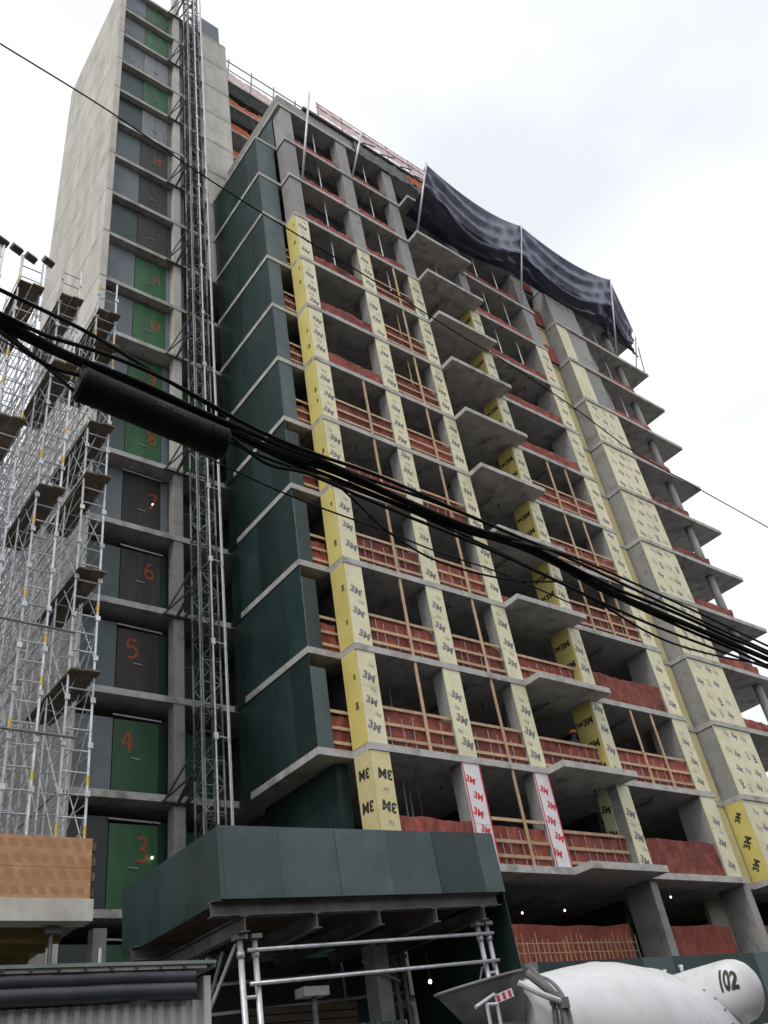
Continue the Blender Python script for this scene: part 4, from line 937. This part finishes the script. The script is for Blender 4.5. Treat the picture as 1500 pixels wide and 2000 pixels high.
# ------------------------------------------------------------------ lamps
def lamp(p, lab, r=.05, m=None, cord=.35):
    t_ = thing('work_lamp', (p[0], p[1], p[2]), lab, 'lamp', 'temporary work lamps')
    q = MB(); M_ = Matrix.Translation(p) @ Matrix.Rotation(math.pi / 2, 4, 'Y'); q.lathe([(-r, .01), (-r * .7, r * .75), (0, r), (r * .7, r * .75), (r, .02)], M_, 14); q.build('bulb', m or bulb_m, t_, smooth=True)
    tube('cord', (p[0], p[1], p[2] + r * .9), (p[0], p[1], p[2] + cord), .008, steel_blk, t_, 6)
for (px, py, lb) in ((1020, 1783, 'small lit bulb left of its neighbour under the lowest open slab'), (1103, 1778, 'warm lit bulb nearer the square column under the lowest open slab'), (1310, 1752, 'lit bulb right of the square column under the lowest open slab'), (1422, 1779, 'lit bulb by the pale inner wall on the lowest open floor')):
    p_ = onZ(px, py, 6.5); lamp(p_, lb, .03, cord=6.95 - 6.5)
lamp(onY(840, 1917, 14.9), 'bright white bulb hanging under the sidewalk shed', .036, bulb_w, .5)
p_ = onY(827, 1603, 17.6); lamp(p_, 'small lit bulb against the red net above the shed parapet', .03, cord=zl(4) - TH - p_.z)
p_ = onY(1265, 1472, 17.3); lamp(p_, 'small lit bulb behind the timber rails right of the balconies', .03, cord=zl(5) - TH - p_.z)
p_ = onY(298, 985, 22.1); lamp(p_, 'tiny lit bulb hanging at the dark door painted with a seven', .03, cord=1.0)
p_ = onY(297, 1675, 22.1); lamp(p_, 'tiny lit bulb hanging at the green door painted with a three', .035, cord=1.0)
# ------------------------------------------------------------------ worker on the fourth floor
def worker():
    p = onY(1121, 1428, 17.35); x, y, z = p.x, 17.45, zl(4)
    r = thing('person', (x, y, z), 'worker in dark clothes and orange hard hat behind a timber rail on a lower floor', 'person')
    V = [(0, 0, .95), (0, 0, 1.15), (0, -.01, 1.38), (0, -.01, 1.5), (0, -.03, 1.62), (0, -.03, 1.72),
         (.1, 0, .9), (.12, -.02, .5), (.12, .02, .08), (.12, -.12, .03), (-.1, 0, .9), (-.12, .02, .5), (-.12, .05, .08), (-.12, -.08, .03),
         (.2, 0, 1.42), (.26, -.04, 1.14), (.18, -.26, 1.08), (.16, -.34, 1.08), (-.2, 0, 1.42), (-.26, -.02, 1.14), (-.2, -.22, 1.02), (-.19, -.3, 1.0)]
    E_ = [(0, 1), (1, 2), (2, 3), (3, 4), (4, 5), (0, 6), (6, 7), (7, 8), (8, 9), (0, 10), (10, 11), (11, 12), (12, 13), (2, 14), (14, 15), (15, 16), (16, 17), (2, 18), (18, 19), (19, 20), (20, 21)]
    Rr = [.16, .15, .17, .06, .09, .08, .1, .07, .05, .04, .1, .07, .05, .04, .07, .05, .04, .035, .07, .05, .04, .035]
    me = bpy.data.meshes.new('body'); me.from_pydata(V, E_, []); o = link('body', me, r, (x, y, z)); me.materials.append(vest_m)
    md = o.modifiers.new('skin', 'SKIN')
    for i, sv in enumerate(me.skin_vertices[0].data): sv.radius = (Rr[i], Rr[i]); sv.use_root = i == 0
    o.modifiers.new('sub', 'SUBSURF').render_levels = 2
    q = MB(); HM = Matrix.Translation((x, y - .03, z + 1.69)) @ Matrix.Rotation(-math.pi / 2, 4, 'Y')
    q.lathe([(0, .17), (.012, .17), (.02, .135), (.07, .125), (.12, .085), (.14, .02)], HM, 18); q.build('hard_hat', hat_m, r, smooth=True)
worker()
